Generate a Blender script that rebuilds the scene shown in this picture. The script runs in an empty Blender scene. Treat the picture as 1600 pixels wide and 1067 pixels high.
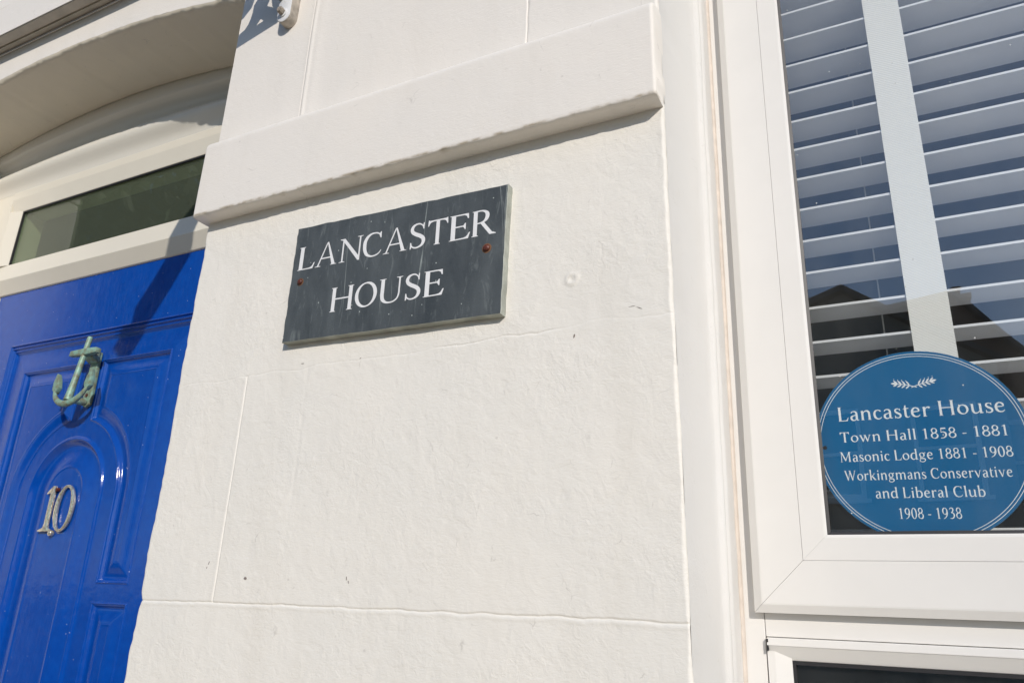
import bpy, bmesh, math, random
import numpy as np
from mathutils import Matrix, Vector

random.seed(7)
rng = np.random.RandomState(11)
scene = bpy.context.scene
C = scene.collection
PI = math.pi

# ------------------------------------------------------------------ camera
# the painted wall of the pier is the plane y = 0, x runs to the right, z is up
cam_d = bpy.data.cameras.new("camera")
cam = bpy.data.objects.new("camera", cam_d)
C.objects.link(cam)
R_ = (0.89434327, 0.44611098, 0.03369135)
D_ = (-0.1188846, 0.30958315, -0.94341122)
F_ = (-0.43129637, 0.83972809, 0.32990933)
cam.matrix_world = Matrix(((R_[0], -D_[0], -F_[0], 0.0), (R_[1], -D_[1], -F_[1], -0.8), (R_[2], -D_[2], -F_[2], 1.5), (0, 0, 0, 1)))
cam_d.sensor_width = 36.0
cam_d.lens = 1173.746 / 1600 * 36.0
cam_d.clip_start = 0.01
cam_d.clip_end = 2000
scene.camera = cam

# ------------------------------------------------------------------ light
SUN = Vector((0.75, -1.0, 0.60)).normalized()          # towards the sun
elev = math.asin(SUN.z)
world = bpy.data.worlds.new("World")
scene.world = world
world.use_nodes = True
wn = world.node_tree
wn.nodes.clear()
sky = wn.nodes.new("ShaderNodeTexSky")
sky.sky_type = 'NISHITA'
sky.sun_disc = False
sky.sun_elevation = elev
sky.sun_rotation = math.atan2(SUN.x, SUN.y)
sky.ozone_density = 4.0
sky.dust_density = 0.4
sky.air_density = 1.0
bg = wn.nodes.new("ShaderNodeBackground")
bg.inputs[1].default_value = 0.135
wo = wn.nodes.new("ShaderNodeOutputWorld")
wn.links.new(sky.outputs[0], bg.inputs[0])
wn.links.new(bg.outputs[0], wo.inputs[0])
sd = bpy.data.lights.new("sun", 'SUN')
sd.energy = 3.15
sd.angle = math.radians(0.53)
sd.color = (1.0, 0.925, 0.835)
so = bpy.data.objects.new("sun", sd)
so.rotation_euler = SUN.to_track_quat('Z', 'Y').to_euler()
so.location = (3, -4, 5)
C.objects.link(so)
scene.view_settings.view_transform = 'Standard'
scene.view_settings.look = 'None'
scene.view_settings.gamma = 1
scene.view_settings.exposure = 0.03
scene.view_settings.use_curve_mapping = False
scene.cycles.max_bounces = 10
scene.cycles.transparent_max_bounces = 16

# ------------------------------------------------------------------ materials
class NT:
    def __init__(s, name):
        s.m = bpy.data.materials.new(name)
        s.m.use_nodes = True
        s.t = s.m.node_tree
        s.t.nodes.clear()
        s.out = s.t.nodes.new("ShaderNodeOutputMaterial")
    def n(s, typ, ins=None, **kw):
        nd = s.t.nodes.new("ShaderNode" + typ)
        for k, v in kw.items():
            setattr(nd, k, v)
        for k, v in (ins or {}).items():
            sock = nd.inputs[k]
            if isinstance(v, bpy.types.NodeSocket):
                s.t.links.new(v, sock)
            else:
                sock.default_value = v
        return nd
    def coord(s, scale=(1, 1, 1), rot=(0, 0, 0)):
        tc = s.n("TexCoord")
        mp = s.n("Mapping", {"Vector": tc.outputs["Object"], "Scale": scale, "Rotation": rot})
        return mp.outputs[0]
    def noise(s, vec, scale, detail=4, rough=0.55, dist=0.0):
        return s.n("TexNoise", {"Vector": vec, "Scale": scale, "Detail": detail, "Roughness": rough, "Distortion": dist}).outputs[0]
    def ramp(s, fac, stops):
        r = s.n("ValToRGB", {"Fac": fac})
        el = r.color_ramp.elements
        while len(el) < len(stops):
            el.new(0.5)
        for e, (p, c) in zip(el, stops):
            e.position = p
            e.color = c if len(c) == 4 else (*c, 1)
        return r.outputs[0]
    def mix(s, fac, a, b):
        nd = s.n("Mix", data_type='RGBA')
        for i, v in ((0, fac), (6, a), (7, b)):
            if isinstance(v, bpy.types.NodeSocket):
                s.t.links.new(v, nd.inputs[i])
            else:
                nd.inputs[i].default_value = v if i == 0 else (*v, 1)[:4]
        return nd.outputs[2]
    def math(s, op, a, b=0.0):
        nd = s.n("Math", operation=op)
        for i, v in ((0, a), (1, b)):
            if isinstance(v, bpy.types.NodeSocket):
                s.t.links.new(v, nd.inputs[i])
            else:
                nd.inputs[i].default_value = v
        return nd.outputs[0]
    def bump(s, h, dist, strength=1.0, prev=None):
        ins = {"Height": h, "Distance": dist, "Strength": strength}
        if prev is not None:
            ins["Normal"] = prev
        return s.n("Bump", ins).outputs[0]
    def bsdf(s, color, rough=0.5, normal=None, metal=0.0, spec=0.5, coat=0.0, coat_rough=0.1):
        b = s.n("BsdfPrincipled", {"Metallic": metal, "Specular IOR Level": spec, "Coat Weight": coat, "Coat Roughness": coat_rough})
        for k, v in (("Base Color", color), ("Roughness", rough)):
            if isinstance(v, bpy.types.NodeSocket):
                s.t.links.new(v, b.inputs[k])
            else:
                b.inputs[k].default_value = (*v, 1)[:4] if k == "Base Color" else v
        if normal is not None:
            s.t.links.new(normal, b.inputs["Normal"])
        s.t.links.new(b.outputs[0], s.out.inputs[0])
        return s.m

def flat(name, col, rough=0.5, metal=0.0, bump=0.0, scale=200.0, var=0.0):
    t = NT(name)
    v = t.coord()
    nrm = t.bump(t.noise(v, scale, 5), bump) if bump else None
    c = col
    if var:
        nz = t.noise(v, scale * 0.25, 5)
        c = t.mix(t.ramp(nz, [(0.35, (0, 0, 0)), (0.65, (1, 1, 1))]), tuple(x * (1 - var) for x in col), tuple(min(1, x * (1 + var)) for x in col))
    return t.bsdf(c, rough, nrm, metal)

def wall_paint(name, base, rough_amt, dirt=0.5):
    t = NT(name)
    v = t.coord()
    big = t.noise(v, 5, 4)
    patch = t.ramp(t.noise(v, 7.5, 3, 0.6), [(0.38, (0.12, 0.12, 0.12)), (0.62, (1, 1, 1))])
    col = t.mix(t.ramp(big, [(0.35, (0, 0, 0)), (0.7, (1, 1, 1))]), base, (base[0] * 0.965, base[1] * 0.975, base[2] * 0.985))
    # thin grey dirt catching in the relief
    d1 = t.noise(t.coord((1, 1, 2.2)), 60, 8, 0.7, 0.6)
    d2 = t.noise(v, 9, 3)
    dm = t.math('MULTIPLY', t.ramp(d1, [(0.60, (0, 0, 0)), (0.74, (1, 1, 1))]), t.ramp(d2, [(0.45, (0, 0, 0)), (0.7, (1, 1, 1))]))
    stn = t.math('MULTIPLY', t.ramp(t.noise(t.coord((1, 1, 0.16)), 16, 4, 0.6), [(0.50, (0, 0, 0)), (0.75, (1, 1, 1))]), 0.26 * dirt)
    col = t.mix(stn, col, (0.56, 0.51, 0.42))
    col = t.mix(t.math('MULTIPLY', dm, 0.30 * dirt), col, (0.42, 0.40, 0.36))
    # sparse chips
    ch = t.n("TexVoronoi", {"Vector": v, "Scale": 13.0, "Randomness": 1.0}).outputs["Distance"]
    chn = t.math('ADD', ch, t.math('MULTIPLY', t.noise(v, 420, 3), 0.05))
    col = t.mix(t.math('MULTIPLY', t.ramp(chn, [(0.042, (1, 1, 1)), (0.052, (0, 0, 0))]), 0.55 * dirt), col, (0.36, 0.33, 0.30))
    # hairline cracks in the old paint
    wv = t.n("VectorMath", {0: v, 1: t.n("Vector" "Math", {0: t.n("TexNoise", {"Vector": v, "Scale": 30.0, "Detail": 4.0}).outputs[1], 1: (0.03, 0.03, 0.03)}, operation='MULTIPLY').outputs[0]}, operation='ADD').outputs[0]
    ve = t.n("TexVoronoi", {"Vector": wv, "Scale": 22.0}, feature='DISTANCE_TO_EDGE').outputs["Distance"]
    hm = t.math('MULTIPLY', t.ramp(ve, [(0.0, (1, 1, 1)), (0.018, (0, 0, 0))]), t.ramp(t.noise(v, 34, 3), [(0.58, (0, 0, 0)), (0.68, (1, 1, 1))]))
    col = t.mix(t.math('MULTIPLY', hm, 0.85 * dirt), col, (0.40, 0.37, 0.33))
    h1 = t.math('MULTIPLY', t.noise(v, 95, 6, 0.62, 0.8), patch)
    h2 = t.noise(t.coord((0.35, 1, 1.0)), 420, 4, 0.6)
    h3 = t.noise(v, 28, 4, 0.5, 1.4)
    n1 = t.bump(h3, 0.0016 * rough_amt)
    n2 = t.bump(h1, 0.0019 * rough_amt, 1.0, n1)
    n3 = t.bump(h2, 0.0003, 1.0, n2)
    return t.bsdf(col, 0.55, n3, spec=0.35)

M = {}
M['paint'] = wall_paint('masonry_paint_white', (0.82, 0.785, 0.715), 0.55)
M['paint_smooth'] = wall_paint('masonry_paint_smooth', (0.82, 0.775, 0.71), 0.22, 0.35)
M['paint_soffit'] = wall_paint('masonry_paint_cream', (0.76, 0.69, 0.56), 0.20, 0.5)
def band_paint():
    m_ = wall_paint('masonry_paint_band', (0.82, 0.775, 0.71), 0.22, 0.5)
    t_ = m_.node_tree
    b = [n for n in t_.nodes if n.type == 'BSDF_PRINCIPLED'][0]
    src = b.inputs["Base Color"].links[0].from_socket
    tc = t_.nodes.new("ShaderNodeTexCoord"); sep = t_.nodes.new("ShaderNodeSeparateXYZ")
    t_.links.new(tc.outputs["Object"], sep.inputs[0])
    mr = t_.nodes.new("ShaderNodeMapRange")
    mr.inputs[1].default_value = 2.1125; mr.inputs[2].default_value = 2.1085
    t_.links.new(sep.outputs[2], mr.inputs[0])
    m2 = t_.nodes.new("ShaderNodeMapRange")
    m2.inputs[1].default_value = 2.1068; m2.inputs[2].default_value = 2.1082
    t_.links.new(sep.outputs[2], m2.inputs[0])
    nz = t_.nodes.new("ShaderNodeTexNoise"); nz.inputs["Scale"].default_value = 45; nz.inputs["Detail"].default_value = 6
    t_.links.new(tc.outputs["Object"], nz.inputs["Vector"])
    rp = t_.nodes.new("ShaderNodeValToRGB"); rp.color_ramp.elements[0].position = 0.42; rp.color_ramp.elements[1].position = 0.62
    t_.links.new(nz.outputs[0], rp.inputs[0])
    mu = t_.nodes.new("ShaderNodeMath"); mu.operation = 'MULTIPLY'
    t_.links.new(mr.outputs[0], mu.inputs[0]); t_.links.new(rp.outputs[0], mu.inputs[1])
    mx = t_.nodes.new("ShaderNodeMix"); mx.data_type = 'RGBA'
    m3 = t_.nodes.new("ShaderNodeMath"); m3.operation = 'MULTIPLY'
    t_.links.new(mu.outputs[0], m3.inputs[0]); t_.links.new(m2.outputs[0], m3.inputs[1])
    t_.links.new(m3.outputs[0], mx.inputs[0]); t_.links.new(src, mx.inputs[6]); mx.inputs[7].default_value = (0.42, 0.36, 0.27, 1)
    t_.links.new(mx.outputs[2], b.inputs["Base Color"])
    return m_
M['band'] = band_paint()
M['paint_reveal_shade'] = wall_paint('masonry_paint_reveal_shade', (0.735, 0.715, 0.68), 0.25, 0.3)  # pier paint greyed to put the reveal's weaker sunlight into its colour
M['trim'] = flat('painted_timber_trim', (0.76, 0.73, 0.65), 0.35, bump=0.0002, scale=120)
M['upvc'] = flat('white_upvc', (0.745, 0.73, 0.70), 0.28, bump=0.00003, scale=60, var=0.012)
M['upvc_cream'] = flat('cream_upvc', (0.74, 0.70, 0.60), 0.28, bump=0.00003, scale=60, var=0.012)
M['gasket'] = flat('black_rubber_gasket', (0.02, 0.02, 0.022), 0.45)
M['sealant'] = flat('tan_sealant', (0.60, 0.53, 0.46), 0.6, bump=0.0006, scale=150, var=0.1)
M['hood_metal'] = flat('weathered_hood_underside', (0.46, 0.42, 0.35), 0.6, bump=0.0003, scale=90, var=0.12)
M['flashing'] = flat('bare_flashing', (0.86, 0.86, 0.86), 0.4)
M['rust'] = flat('rusty_screw', (0.10, 0.024, 0.012), 0.42, bump=0.0006, scale=500, var=0.4)
M['rust_stain'] = flat('rust_stain', (0.17, 0.085, 0.042), 0.8, var=0.2)
M['letter_white'] = flat('white_letter_paint', (0.80, 0.80, 0.80), 0.5, var=0.03)
M['plaque_white'] = flat('plaque_print_white', (0.90, 0.92, 0.92), 0.35)
M['plaque_blue'] = flat('plaque_blue_enamel', (0.014, 0.145, 0.33), 0.22)
M['dark_hole'] = flat('dark_hole', (0.015, 0.015, 0.018), 0.8)
M['slat'] = flat('blind_slat_white', (0.88, 0.89, 0.90), 0.35)
M['iron_white'] = flat('white_painted_iron', (0.74, 0.745, 0.75), 0.4, bump=0.0006, scale=160, var=0.05)
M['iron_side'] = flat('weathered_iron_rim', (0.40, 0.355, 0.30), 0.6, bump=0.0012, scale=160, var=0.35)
M['bolt'] = flat('corroded_bolt', (0.30, 0.26, 0.21), 0.5, bump=0.001, scale=350, var=0.5)
M['iron_green'] = flat('grey_green_iron', (0.16, 0.18, 0.14), 0.5, bump=0.0006, scale=160, var=0.2)
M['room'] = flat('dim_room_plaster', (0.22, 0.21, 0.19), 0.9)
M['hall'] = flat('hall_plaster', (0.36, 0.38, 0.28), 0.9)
M['cord'] = flat('blind_cord', (0.62, 0.60, 0.55), 0.7)

def blue_paint():
    t = NT('blue_gloss_door_paint')
    v = t.coord((1, 1, 1))
    grain = t.noise(t.coord((420, 60, 7)), 1.0, 5, 0.6, 0.6)
    g2 = t.noise(v, 60, 3)
    col = t.mix(t.ramp(g2, [(0.3, (0, 0, 0)), (0.7, (1, 1, 1))]), (0.0012, 0.055, 0.33), (0.0016, 0.066, 0.37))
    sp = t.n("TexVoronoi", {"Vector": v, "Scale": 42.0}).outputs["Distance"]
    col = t.mix(t.ramp(sp, [(0.03, (1, 1, 1)), (0.045, (0, 0, 0))]), col, (0.35, 0.42, 0.6))
    n1 = t.bump(grain, 0.00036, 1.0)
    n2 = t.bump(g2, 0.0003, 1.0, n1)
    rg = t.math('MULTIPLY', t.noise(v, 20, 3), 0.24)
    return t.bsdf(col, rg, n2, spec=0.5)
M['blue'] = blue_paint()

def slate():
    t = NT('slate_face')
    v = t.coord()
    base = t.mix(t.ramp(t.noise(t.coord((1, 1, 0.35)), 22, 7, 0.6, 0.6), [(0.3, (0, 0, 0)), (0.72, (1, 1, 1))]), (0.048, 0.055, 0.058), (0.100, 0.112, 0.115))
    # run marks and veins, mostly upright
    vec = t.coord((1.0, 1.0, 0.07))
    nz = t.noise(vec, 24, 4, 0.45, 0.15)
    line = t.math('ABSOLUTE', t.math('SUBTRACT', nz, 0.5))
    vein = t.ramp(line, [(0.0, (1, 1, 1)), (0.012, (0, 0, 0))])
    mask = t.ramp(t.noise(v, 8.5, 3), [(0.46, (0, 0, 0)), (0.62, (1, 1, 1))])
    fine = t.noise(v, 260, 4, 0.7)
    f = t.math('MULTIPLY', t.math('MULTIPLY', vein, mask), t.math('ADD', fine, 0.35))
    col = t.mix(f, base, (0.36, 0.40, 0.38))
    scr = t.noise(t.coord((1.0, 1.0, 0.28)), 90, 6, 0.7, 1.0)
    col = t.mix(t.math('MULTIPLY', t.ramp(scr, [(0.56, (0, 0, 0)), (0.78, (1, 1, 1))]), 0.5), col, (0.28, 0.31, 0.30))
    dots = t.n("TexVoronoi", {"Vector": v, "Scale": 55.0}).outputs["Distance"]
    col = t.mix(t.ramp(dots, [(0.035, (1, 1, 1)), (0.055, (0, 0, 0))]), col, (0.55, 0.6, 0.56))
    n1 = t.bump(t.noise(v, 45, 7, 0.6), 0.0012)
    return t.bsdf(col, 0.42, n1, spec=0.45)
M['slate'] = slate()
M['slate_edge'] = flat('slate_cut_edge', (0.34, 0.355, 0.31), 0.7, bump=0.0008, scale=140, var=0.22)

def patina():
    t = NT('verdigris_bronze')
    v = t.coord()
    f = t.ramp(t.noise(v, 70, 6, 0.65), [(0.36, (0, 0, 0)), (0.60, (1, 1, 1))])
    col = t.mix(f, (0.20, 0.19, 0.115), (0.27, 0.46, 0.37))
    n1 = t.bump(t.noise(v, 300, 5, 0.6), 0.0006)
    return t.bsdf(col, 0.5, n1, metal=0.15)
M['patina'] = patina()

def chrome():
    t = NT('pitted_chrome')
    v = t.coord()
    f = t.ramp(t.noise(v, 260, 6, 0.7), [(0.54, (0, 0, 0)), (0.62, (1, 1, 1))])
    col = t.mix(f, (0.88, 0.80, 0.63), (0.34, 0.21, 0.10))
    n1 = t.bump(t.noise(v, 180, 3), 0.0012)
    b = t.bsdf(col, 0.18, n1, metal=0.8)
    return b
M['chrome'] = chrome()

def tape_mat():
    t = NT('woven_blind_tape')
    w = t.n("TexWave", {"Vector": t.coord(rot=(0, math.radians(55), 0)), "Scale": 85.0, "Distortion": 0.0}, bands_direction='X')
    col = t.mix(w.outputs[1], (0.83, 0.83, 0.79), (0.90, 0.90, 0.86))
    n1 = t.bump(w.outputs[1], 0.00015)
    return t.bsdf(col, 0.8, n1)
M['tape'] = tape_mat()

def glass(name, mult, tint=(0.93, 0.96, 0.95), dusty=True, film=0.0):
    t = NT(name)
    bf = t.n("NewGeometry").outputs["Backfacing"]
    ior = t.math('ADD', t.math('MULTIPLY', bf, 1 / 1.52 - 1.52), 1.52)
    fr = t.n("Fresnel", {"IOR": ior}).outputs[0]
    fac = t.math('MINIMUM', t.math('MULTIPLY', fr, mult), 1.0)
    v = t.coord()
    wob = t.bump(t.noise(v, 2.2, 2), 0.0015, 1.0)
    gl = t.n("BsdfGlossy", {"Color": (1, 1, 1, 1), "Roughness": 0.0, "Normal": wob})
    tr = t.n("BsdfTransparent", {"Color": (*tint, 1)})
    mx = t.n("MixShader", {0: fac, 1: tr.outputs[0], 2: gl.outputs[0]})
    last = mx.outputs[0]
    if dusty:
        df = t.n("BsdfDiffuse", {"Color": (0.7, 0.7, 0.66, 1)})
        vo = t.n("TexVoronoi", {"Vector": v, "Scale": 30.0}).outputs["Distance"]
        base_film = film
        film = t.math('MULTIPLY', t.ramp(t.noise(t.coord((1, 1, 0.3)), 9, 6, 0.65), [(0.35, (0, 0, 0)), (0.8, (1, 1, 1))]), 0.035)
        f2 = t.math('MAXIMUM', t.ramp(vo, [(0.020, (0.9, 0.9, 0.9)), (0.032, (0, 0, 0))]), film)
        if base_film:
            f2 = t.math('MAXIMUM', f2, base_film)
            df.inputs[0].default_value = (0.30, 0.345, 0.27, 1)
        last = t.n("MixShader", {0: f2, 1: last, 2: df.outputs[0]}).outputs[0]
    t.t.links.new(last, t.out.inputs[0])
    return t.m
M['glass'] = glass('window_glass', 2.1, (0.985, 0.992, 0.99))
M['fan_glass'] = glass('fanlight_glass', 0.9, (0.74, 0.80, 0.70), film=0.12)
M['far_glass'] = flat('far_window_glass', (0.03, 0.035, 0.04), 0.08)
M['far_render'] = flat('far_render', (0.34, 0.31, 0.27), 0.9, bump=0.004, scale=8, var=0.08)
M['far_brick'] = flat('far_brick', (0.20, 0.11, 0.08), 0.9, bump=0.006, scale=10, var=0.15)
M['far_slate'] = flat('far_roof_slate', (0.06, 0.062, 0.068), 0.6, bump=0.01, scale=6, var=0.2)
M['far_frame'] = flat('far_window_frame', (0.7, 0.7, 0.68), 0.5)
M['asphalt'] = flat('asphalt', (0.05, 0.05, 0.052), 0.9, bump=0.004, scale=90, var=0.2)
M['paving'] = flat('paving_flags', (0.50, 0.42, 0.30), 0.85, bump=0.003, scale=50, var=0.12)
M['kerb'] = flat('granite_kerb', (0.27, 0.26, 0.25), 0.8, bump=0.002, scale=80, var=0.15)
M['leaf'] = flat('tree_leaves', (0.09, 0.12, 0.06), 0.6, var=0.3, scale=4)
M['bark'] = flat('tree_bark', (0.09, 0.07, 0.05), 0.9, bump=0.02, scale=12, var=0.2)

# ------------------------------------------------------------------ helpers
def link_mesh(name, verts, faces, mat, parent=None, smooth=False, mats=None, fmat=None):
    me = bpy.data.meshes.new(name)
    me.from_pydata([tuple(v) for v in verts], [], [tuple(f) for f in faces])
    if mats:
        for m_ in mats:
            me.materials.append(m_)
        me.polygons.foreach_set("material_index", fmat)
    else:
        me.materials.append(mat)
    if smooth:
        me.polygons.foreach_set("use_smooth", [True] * len(me.polygons))
    me.update()
    o = bpy.data.objects.new(name, me)
    C.objects.link(o)
    if parent is not None:
        o.parent = parent
        o.matrix_parent_inverse = parent.matrix_world.inverted() if False else Matrix.Translation(parent.location).inverted()
    return o

def thing(name, label, cat, loc=(0, 0, 0), group=None):
    o = bpy.data.objects.new(name, None)
    o.empty_display_size = 0.05
    o.location = loc
    C.objects.link(o)
    o['label'] = label
    o['category'] = cat
    if group:
        o['group'] = group
    return o

def structure(o):
    o['kind'] = 'structure'
    return o

class MB:
    def __init__(s):
        s.v, s.f = [], []
    def add(s, v, f):
        b = len(s.v)
        s.v += [tuple(p) for p in v]
        s.f += [tuple(i + b for i in q) for q in f]
        return s
    def box(s, x0, x1, y0, y1, z0, z1):
        v = [(x, y, z) for x in (x0, x1) for y in (y0, y1) for z in (z0, z1)]
        return s.add(v, [(0, 1, 3, 2), (4, 6, 7, 5), (0, 4, 5, 1), (2, 3, 7, 6), (0, 2, 6, 4), (1, 5, 7, 3)])
    def prism(s, pts, fn, a, b):
        """closed outline pts (2d), fn(u,v,w) -> xyz, extruded w from a to b"""
        n = len(pts)
        v = [fn(u, w_, a) for u, w_ in pts] + [fn(u, w_, b) for u, w_ in pts]
        f = [tuple(range(n)), tuple(range(2 * n - 1, n - 1, -1))]
        f += [(i, i + n, (i + 1) % n + n, (i + 1) % n) for i in range(n)]
        return s.add(v, f)
    def tube(s, path, rad, n=8, caps=True):
        path = [Vector(p) for p in path]
        rads = rad if isinstance(rad, (list, tuple)) else [rad] * len(path)
        vs, fs = [], []
        up = None
        for i, p in enumerate(path):
            t = (path[min(i + 1, len(path) - 1)] - path[max(i - 1, 0)]).normalized()
            if up is None:
                up = t.orthogonal().normalized()
            up = (up - t * up.dot(t)).normalized()
            sd_ = t.cross(up)
            for k in range(n):
                a = 2 * PI * k / n
                vs.append(p + (up * math.cos(a) + sd_ * math.sin(a)) * rads[i])
        for i in range(len(path) - 1):
            for k in range(n):
                fs.append((i * n + k, i * n + (k + 1) % n, (i + 1) * n + (k + 1) % n, (i + 1) * n + k))
        if caps:
            fs += [tuple(range(n - 1, -1, -1)), tuple(range((len(path) - 1) * n, len(path) * n))]
        return s.add(vs, fs)
    def lathe(s, cx, cz, prof, fn, n=24):
        """prof list of (r, depth); fn(u,v,w)->xyz"""
        vs, fs = [], []
        for r, d in prof:
            for k in range(n):
                a = 2 * PI * k / n
                vs.append(fn(cx + r * math.cos(a), cz + r * math.sin(a), d))
        for i in range(len(prof) - 1):
            for k in range(n):
                fs.append((i * n + k, (i + 1) * n + k, (i + 1) * n + (k + 1) % n, i * n + (k + 1) % n))
        fs.append(tuple(range((len(prof) - 1) * n, len(prof) * n)))
        fs.append(tuple(range(n - 1, -1, -1)))
        return s.add(vs, fs)
    def build(s, name, mat, parent=None, smooth=False, bevel=0.0, seg=2, fix=True):
        o = link_mesh(name, s.v, s.f, mat, parent, False)
        me = o.data
        if fix or bevel:
            bm = bmesh.new()
            bm.from_mesh(me)
            if bevel:
                bmesh.ops.remove_doubles(bm, verts=bm.verts, dist=1e-6)
            bmesh.ops.recalc_face_normals(bm, faces=bm.faces)
            if bevel:
                es = [e for e in bm.edges if len(e.link_faces) == 2 and e.calc_face_angle(0) > 0.5]
                bmesh.ops.bevel(bm, geom=es, offset=bevel, segments=seg, profile=0.5, affect='EDGES', clamp_overlap=True)
            bm.to_mesh(me)
            bm.free()
        if smooth:
            me.polygons.foreach_set("use_smooth", [True] * len(me.polygons))
            try:
                me.set_sharp_from_angle(angle=math.radians(38))
            except Exception:
                pass
        return o

xzy = lambda u, v, w: (u, w, v)

def vnoise(x, z, scale, seed):
    r = np.random.RandomState(seed)
    G = r.rand(257, 257) * 2 - 1
    u = x / scale + 1000.37
    v = z / scale + 1000.71
    iu = np.floor(u).astype(int)
    iv = np.floor(v).astype(int)
    fu = u - iu
    fv = v - iv
    fu = fu * fu * (3 - 2 * fu)
    fv = fv * fv * (3 - 2 * fv)
    a = G[iu % 257, iv % 257]
    b = G[(iu + 1) % 257, iv % 257]
    c = G[iu % 257, (iv + 1) % 257]
    d = G[(iu + 1) % 257, (iv + 1) % 257]
    return (a * (1 - fu) + b * fu) * (1 - fv) + (c * (1 - fu) + d * fu) * fv

def axis(a, b, step, dense=()):
    v = list(np.arange(a, b, step)) + [a, b]
    for c, w, st in dense:
        v += [t for t in np.arange(c - w, c + w, st) if a < t < b]
    v = np.unique(np.round(v, 5))
    keep = [v[0]]
    for t in v[1:]:
        if t - keep[-1] > 0.0003:
            keep.append(t)
    keep[-1] = b
    return np.array(keep)

def sheet(name, X, Y, Z, mat, parent):
    """grid of points (2d arrays) as a smooth mesh"""
    n, m = X.shape
    v = np.stack([X, Y, Z], -1).reshape(-1, 3)
    idx = np.arange(n * m).reshape(n, m)
    f = np.stack([idx[:-1, :-1], idx[1:, :-1], idx[1:, 1:], idx[:-1, 1:]], -1).reshape(-1, 4)
    me = bpy.data.meshes.new(name)
    me.vertices.add(len(v))
    me.vertices.foreach_set("co", v.ravel().astype(np.float32))
    me.loops.add(f.size)
    me.loops.foreach_set("vertex_index", f.ravel().astype(np.int32))
    me.polygons.add(len(f))
    me.polygons.foreach_set("loop_start", np.arange(0, f.size, 4, dtype=np.int32))
    me.polygons.foreach_set("use_smooth", np.ones(len(f), dtype=bool))
    me.update(calc_edges=True)
    me.validate()
    me.materials.append(mat)
    o = bpy.data.objects.new(name, me)
    C.objects.link(o)
    if parent is not None:
        o.parent = parent
        o.matrix_parent_inverse = Matrix.Translation(parent.location).inverted()
    return o

# ------------------------------------------------------------------ street and ground
structure(MB().box(-600, 600, -600, 400, -0.6, -0.15).build('ground', M['asphalt']))
structure(MB().box(-60, 60, -12.2, -2.35, -0.15, -0.10).build('road', M['asphalt']))
pv = structure(MB().box(-60, 60, -2.2, 0.9, -0.15, 0.0).build('pavement', M['paving']))
kb = structure(MB().box(-60, 60, -2.35, -2.2, -0.15, 0.005).build('kerb', M['kerb'], bevel=0.01))
structure(MB().box(-60, 60, -14.2, -12.35, -0.15, 0.0).build('far_pavement', M['paving']))
structure(MB().box(-60, 60, -12.35, -12.2, -0.15, 0.005).build('far_kerb', M['kerb'], bevel=0.01))

# ------------------------------------------------------------------ houses across the street (seen in the glass)
def far_house(x0, x1, yf, eave, apex_x, apex_z, mat, label, floors, cols, depth=9, chim=None, eave_l=None):
    el = eave if eave_l is None else eave_l
    h = thing('terraced_house', label, 'house', ((x0 + x1) / 2, yf, 0), 'houses across the street')
    yb = yf - depth
    def P(u, v, w): return (u, w, v)
    MB().prism([(x0, 0), (x1, 0), (x1, eave), (apex_x, apex_z), (x0, el)], P, yf, yb).build('wall', mat, h)
    rb = MB()
    o_ = 0.18
    for (xa, za, xb, zb) in ((x0, el, apex_x, apex_z), (apex_x, apex_z, x1, eave)):
        k = (zb - za) / (xb - xa)
        xa2, za2 = (xa - o_, za - k * o_) if xa == x0 else (xa, za)
        xb2, zb2 = (xb + o_, zb + k * o_) if xb == x1 else (xb, zb)
        rb.prism([(xa2, za2 + 0.01), (xb2, zb2 + 0.01), (xb2, zb2 + 0.13), (xa2, za2 + 0.13)], P, yf + 0.2, yb - 0.2)
    roof = rb.build('roof', M['far_slate'], h)
    if chim:
        cx, cz = chim
        ch = MB().box(cx - 0.22, cx + 0.22, yf - 1.5, yf - 0.9, cz - 1.6, cz - 0.3).box(cx - 0.27, cx + 0.27, yf - 1.55, yf - 0.85, cz - 0.3, cz - 0.18).build('chimney', M['far_brick'], roof)
        pb = MB()
        pb.lathe(cx, -(yf - 1.2), [(0.10, cz - 0.18), (0.09, cz + 0.05), (0.12, cz + 0.08), (0.12, cz + 0.12)], lambda u, v, w: (u, -v, w), 12)
        pb.build('chimney_pot', M['far_brick'], roof)
    w_ = (x1 - x0) / cols
    for i in range(cols):
        for j in range(floors):
            cx = x0 + w_ * (i + 0.5)
            cz = 1.6 + j * 2.9
            fr = MB()
            for (a, b, c, d) in ((-0.55, 0.55, 0.75, 0.85), (-0.55, 0.55, -0.85, -0.75), (-0.55, -0.47, -0.75, 0.75), (0.47, 0.55, -0.75, 0.75), (-0.47, 0.47, -0.03, 0.03)):
                fr.box(cx + a, cx + b, yf - 0.05, yf + 0.06, cz + c, cz + d)
            f = fr.build('window', M['far_frame'], h)
            MB().box(cx - 0.47, cx + 0.47, yf - 0.02, yf + 0.02, cz - 0.75, cz - 0.03).box(cx - 0.47, cx + 0.47, yf - 0.02, yf + 0.02, cz + 0.03, cz + 0.75).build('pane', M['far_glass'], f)
            MB().box(cx - 0.62, cx + 0.62, yf - 0.02, yf + 0.12, cz - 0.93, cz - 0.852).build('sill', M['far_frame'], f)
    return h
far_house(-6.0, 2.0, -14.6, 6.15, -0.5, 7.85, M['far_render'], 'low gabled house reflected at the left of the blind window', 2, 4)
far_house(0.2, 3.4, -16.6, 6.0, 1.62, 8.15, M['far_brick'], 'steep gabled brick house with chimney reflected right of the tape', 2, 2, chim=(1.80, 8.72), eave_l=8.02)
far_house(4.3, 12.0, -14.6, 5.6, 8.0, 7.2, M['far_render'], 'wide gabled house past the gap at the right of the reflection', 2, 4)
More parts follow.
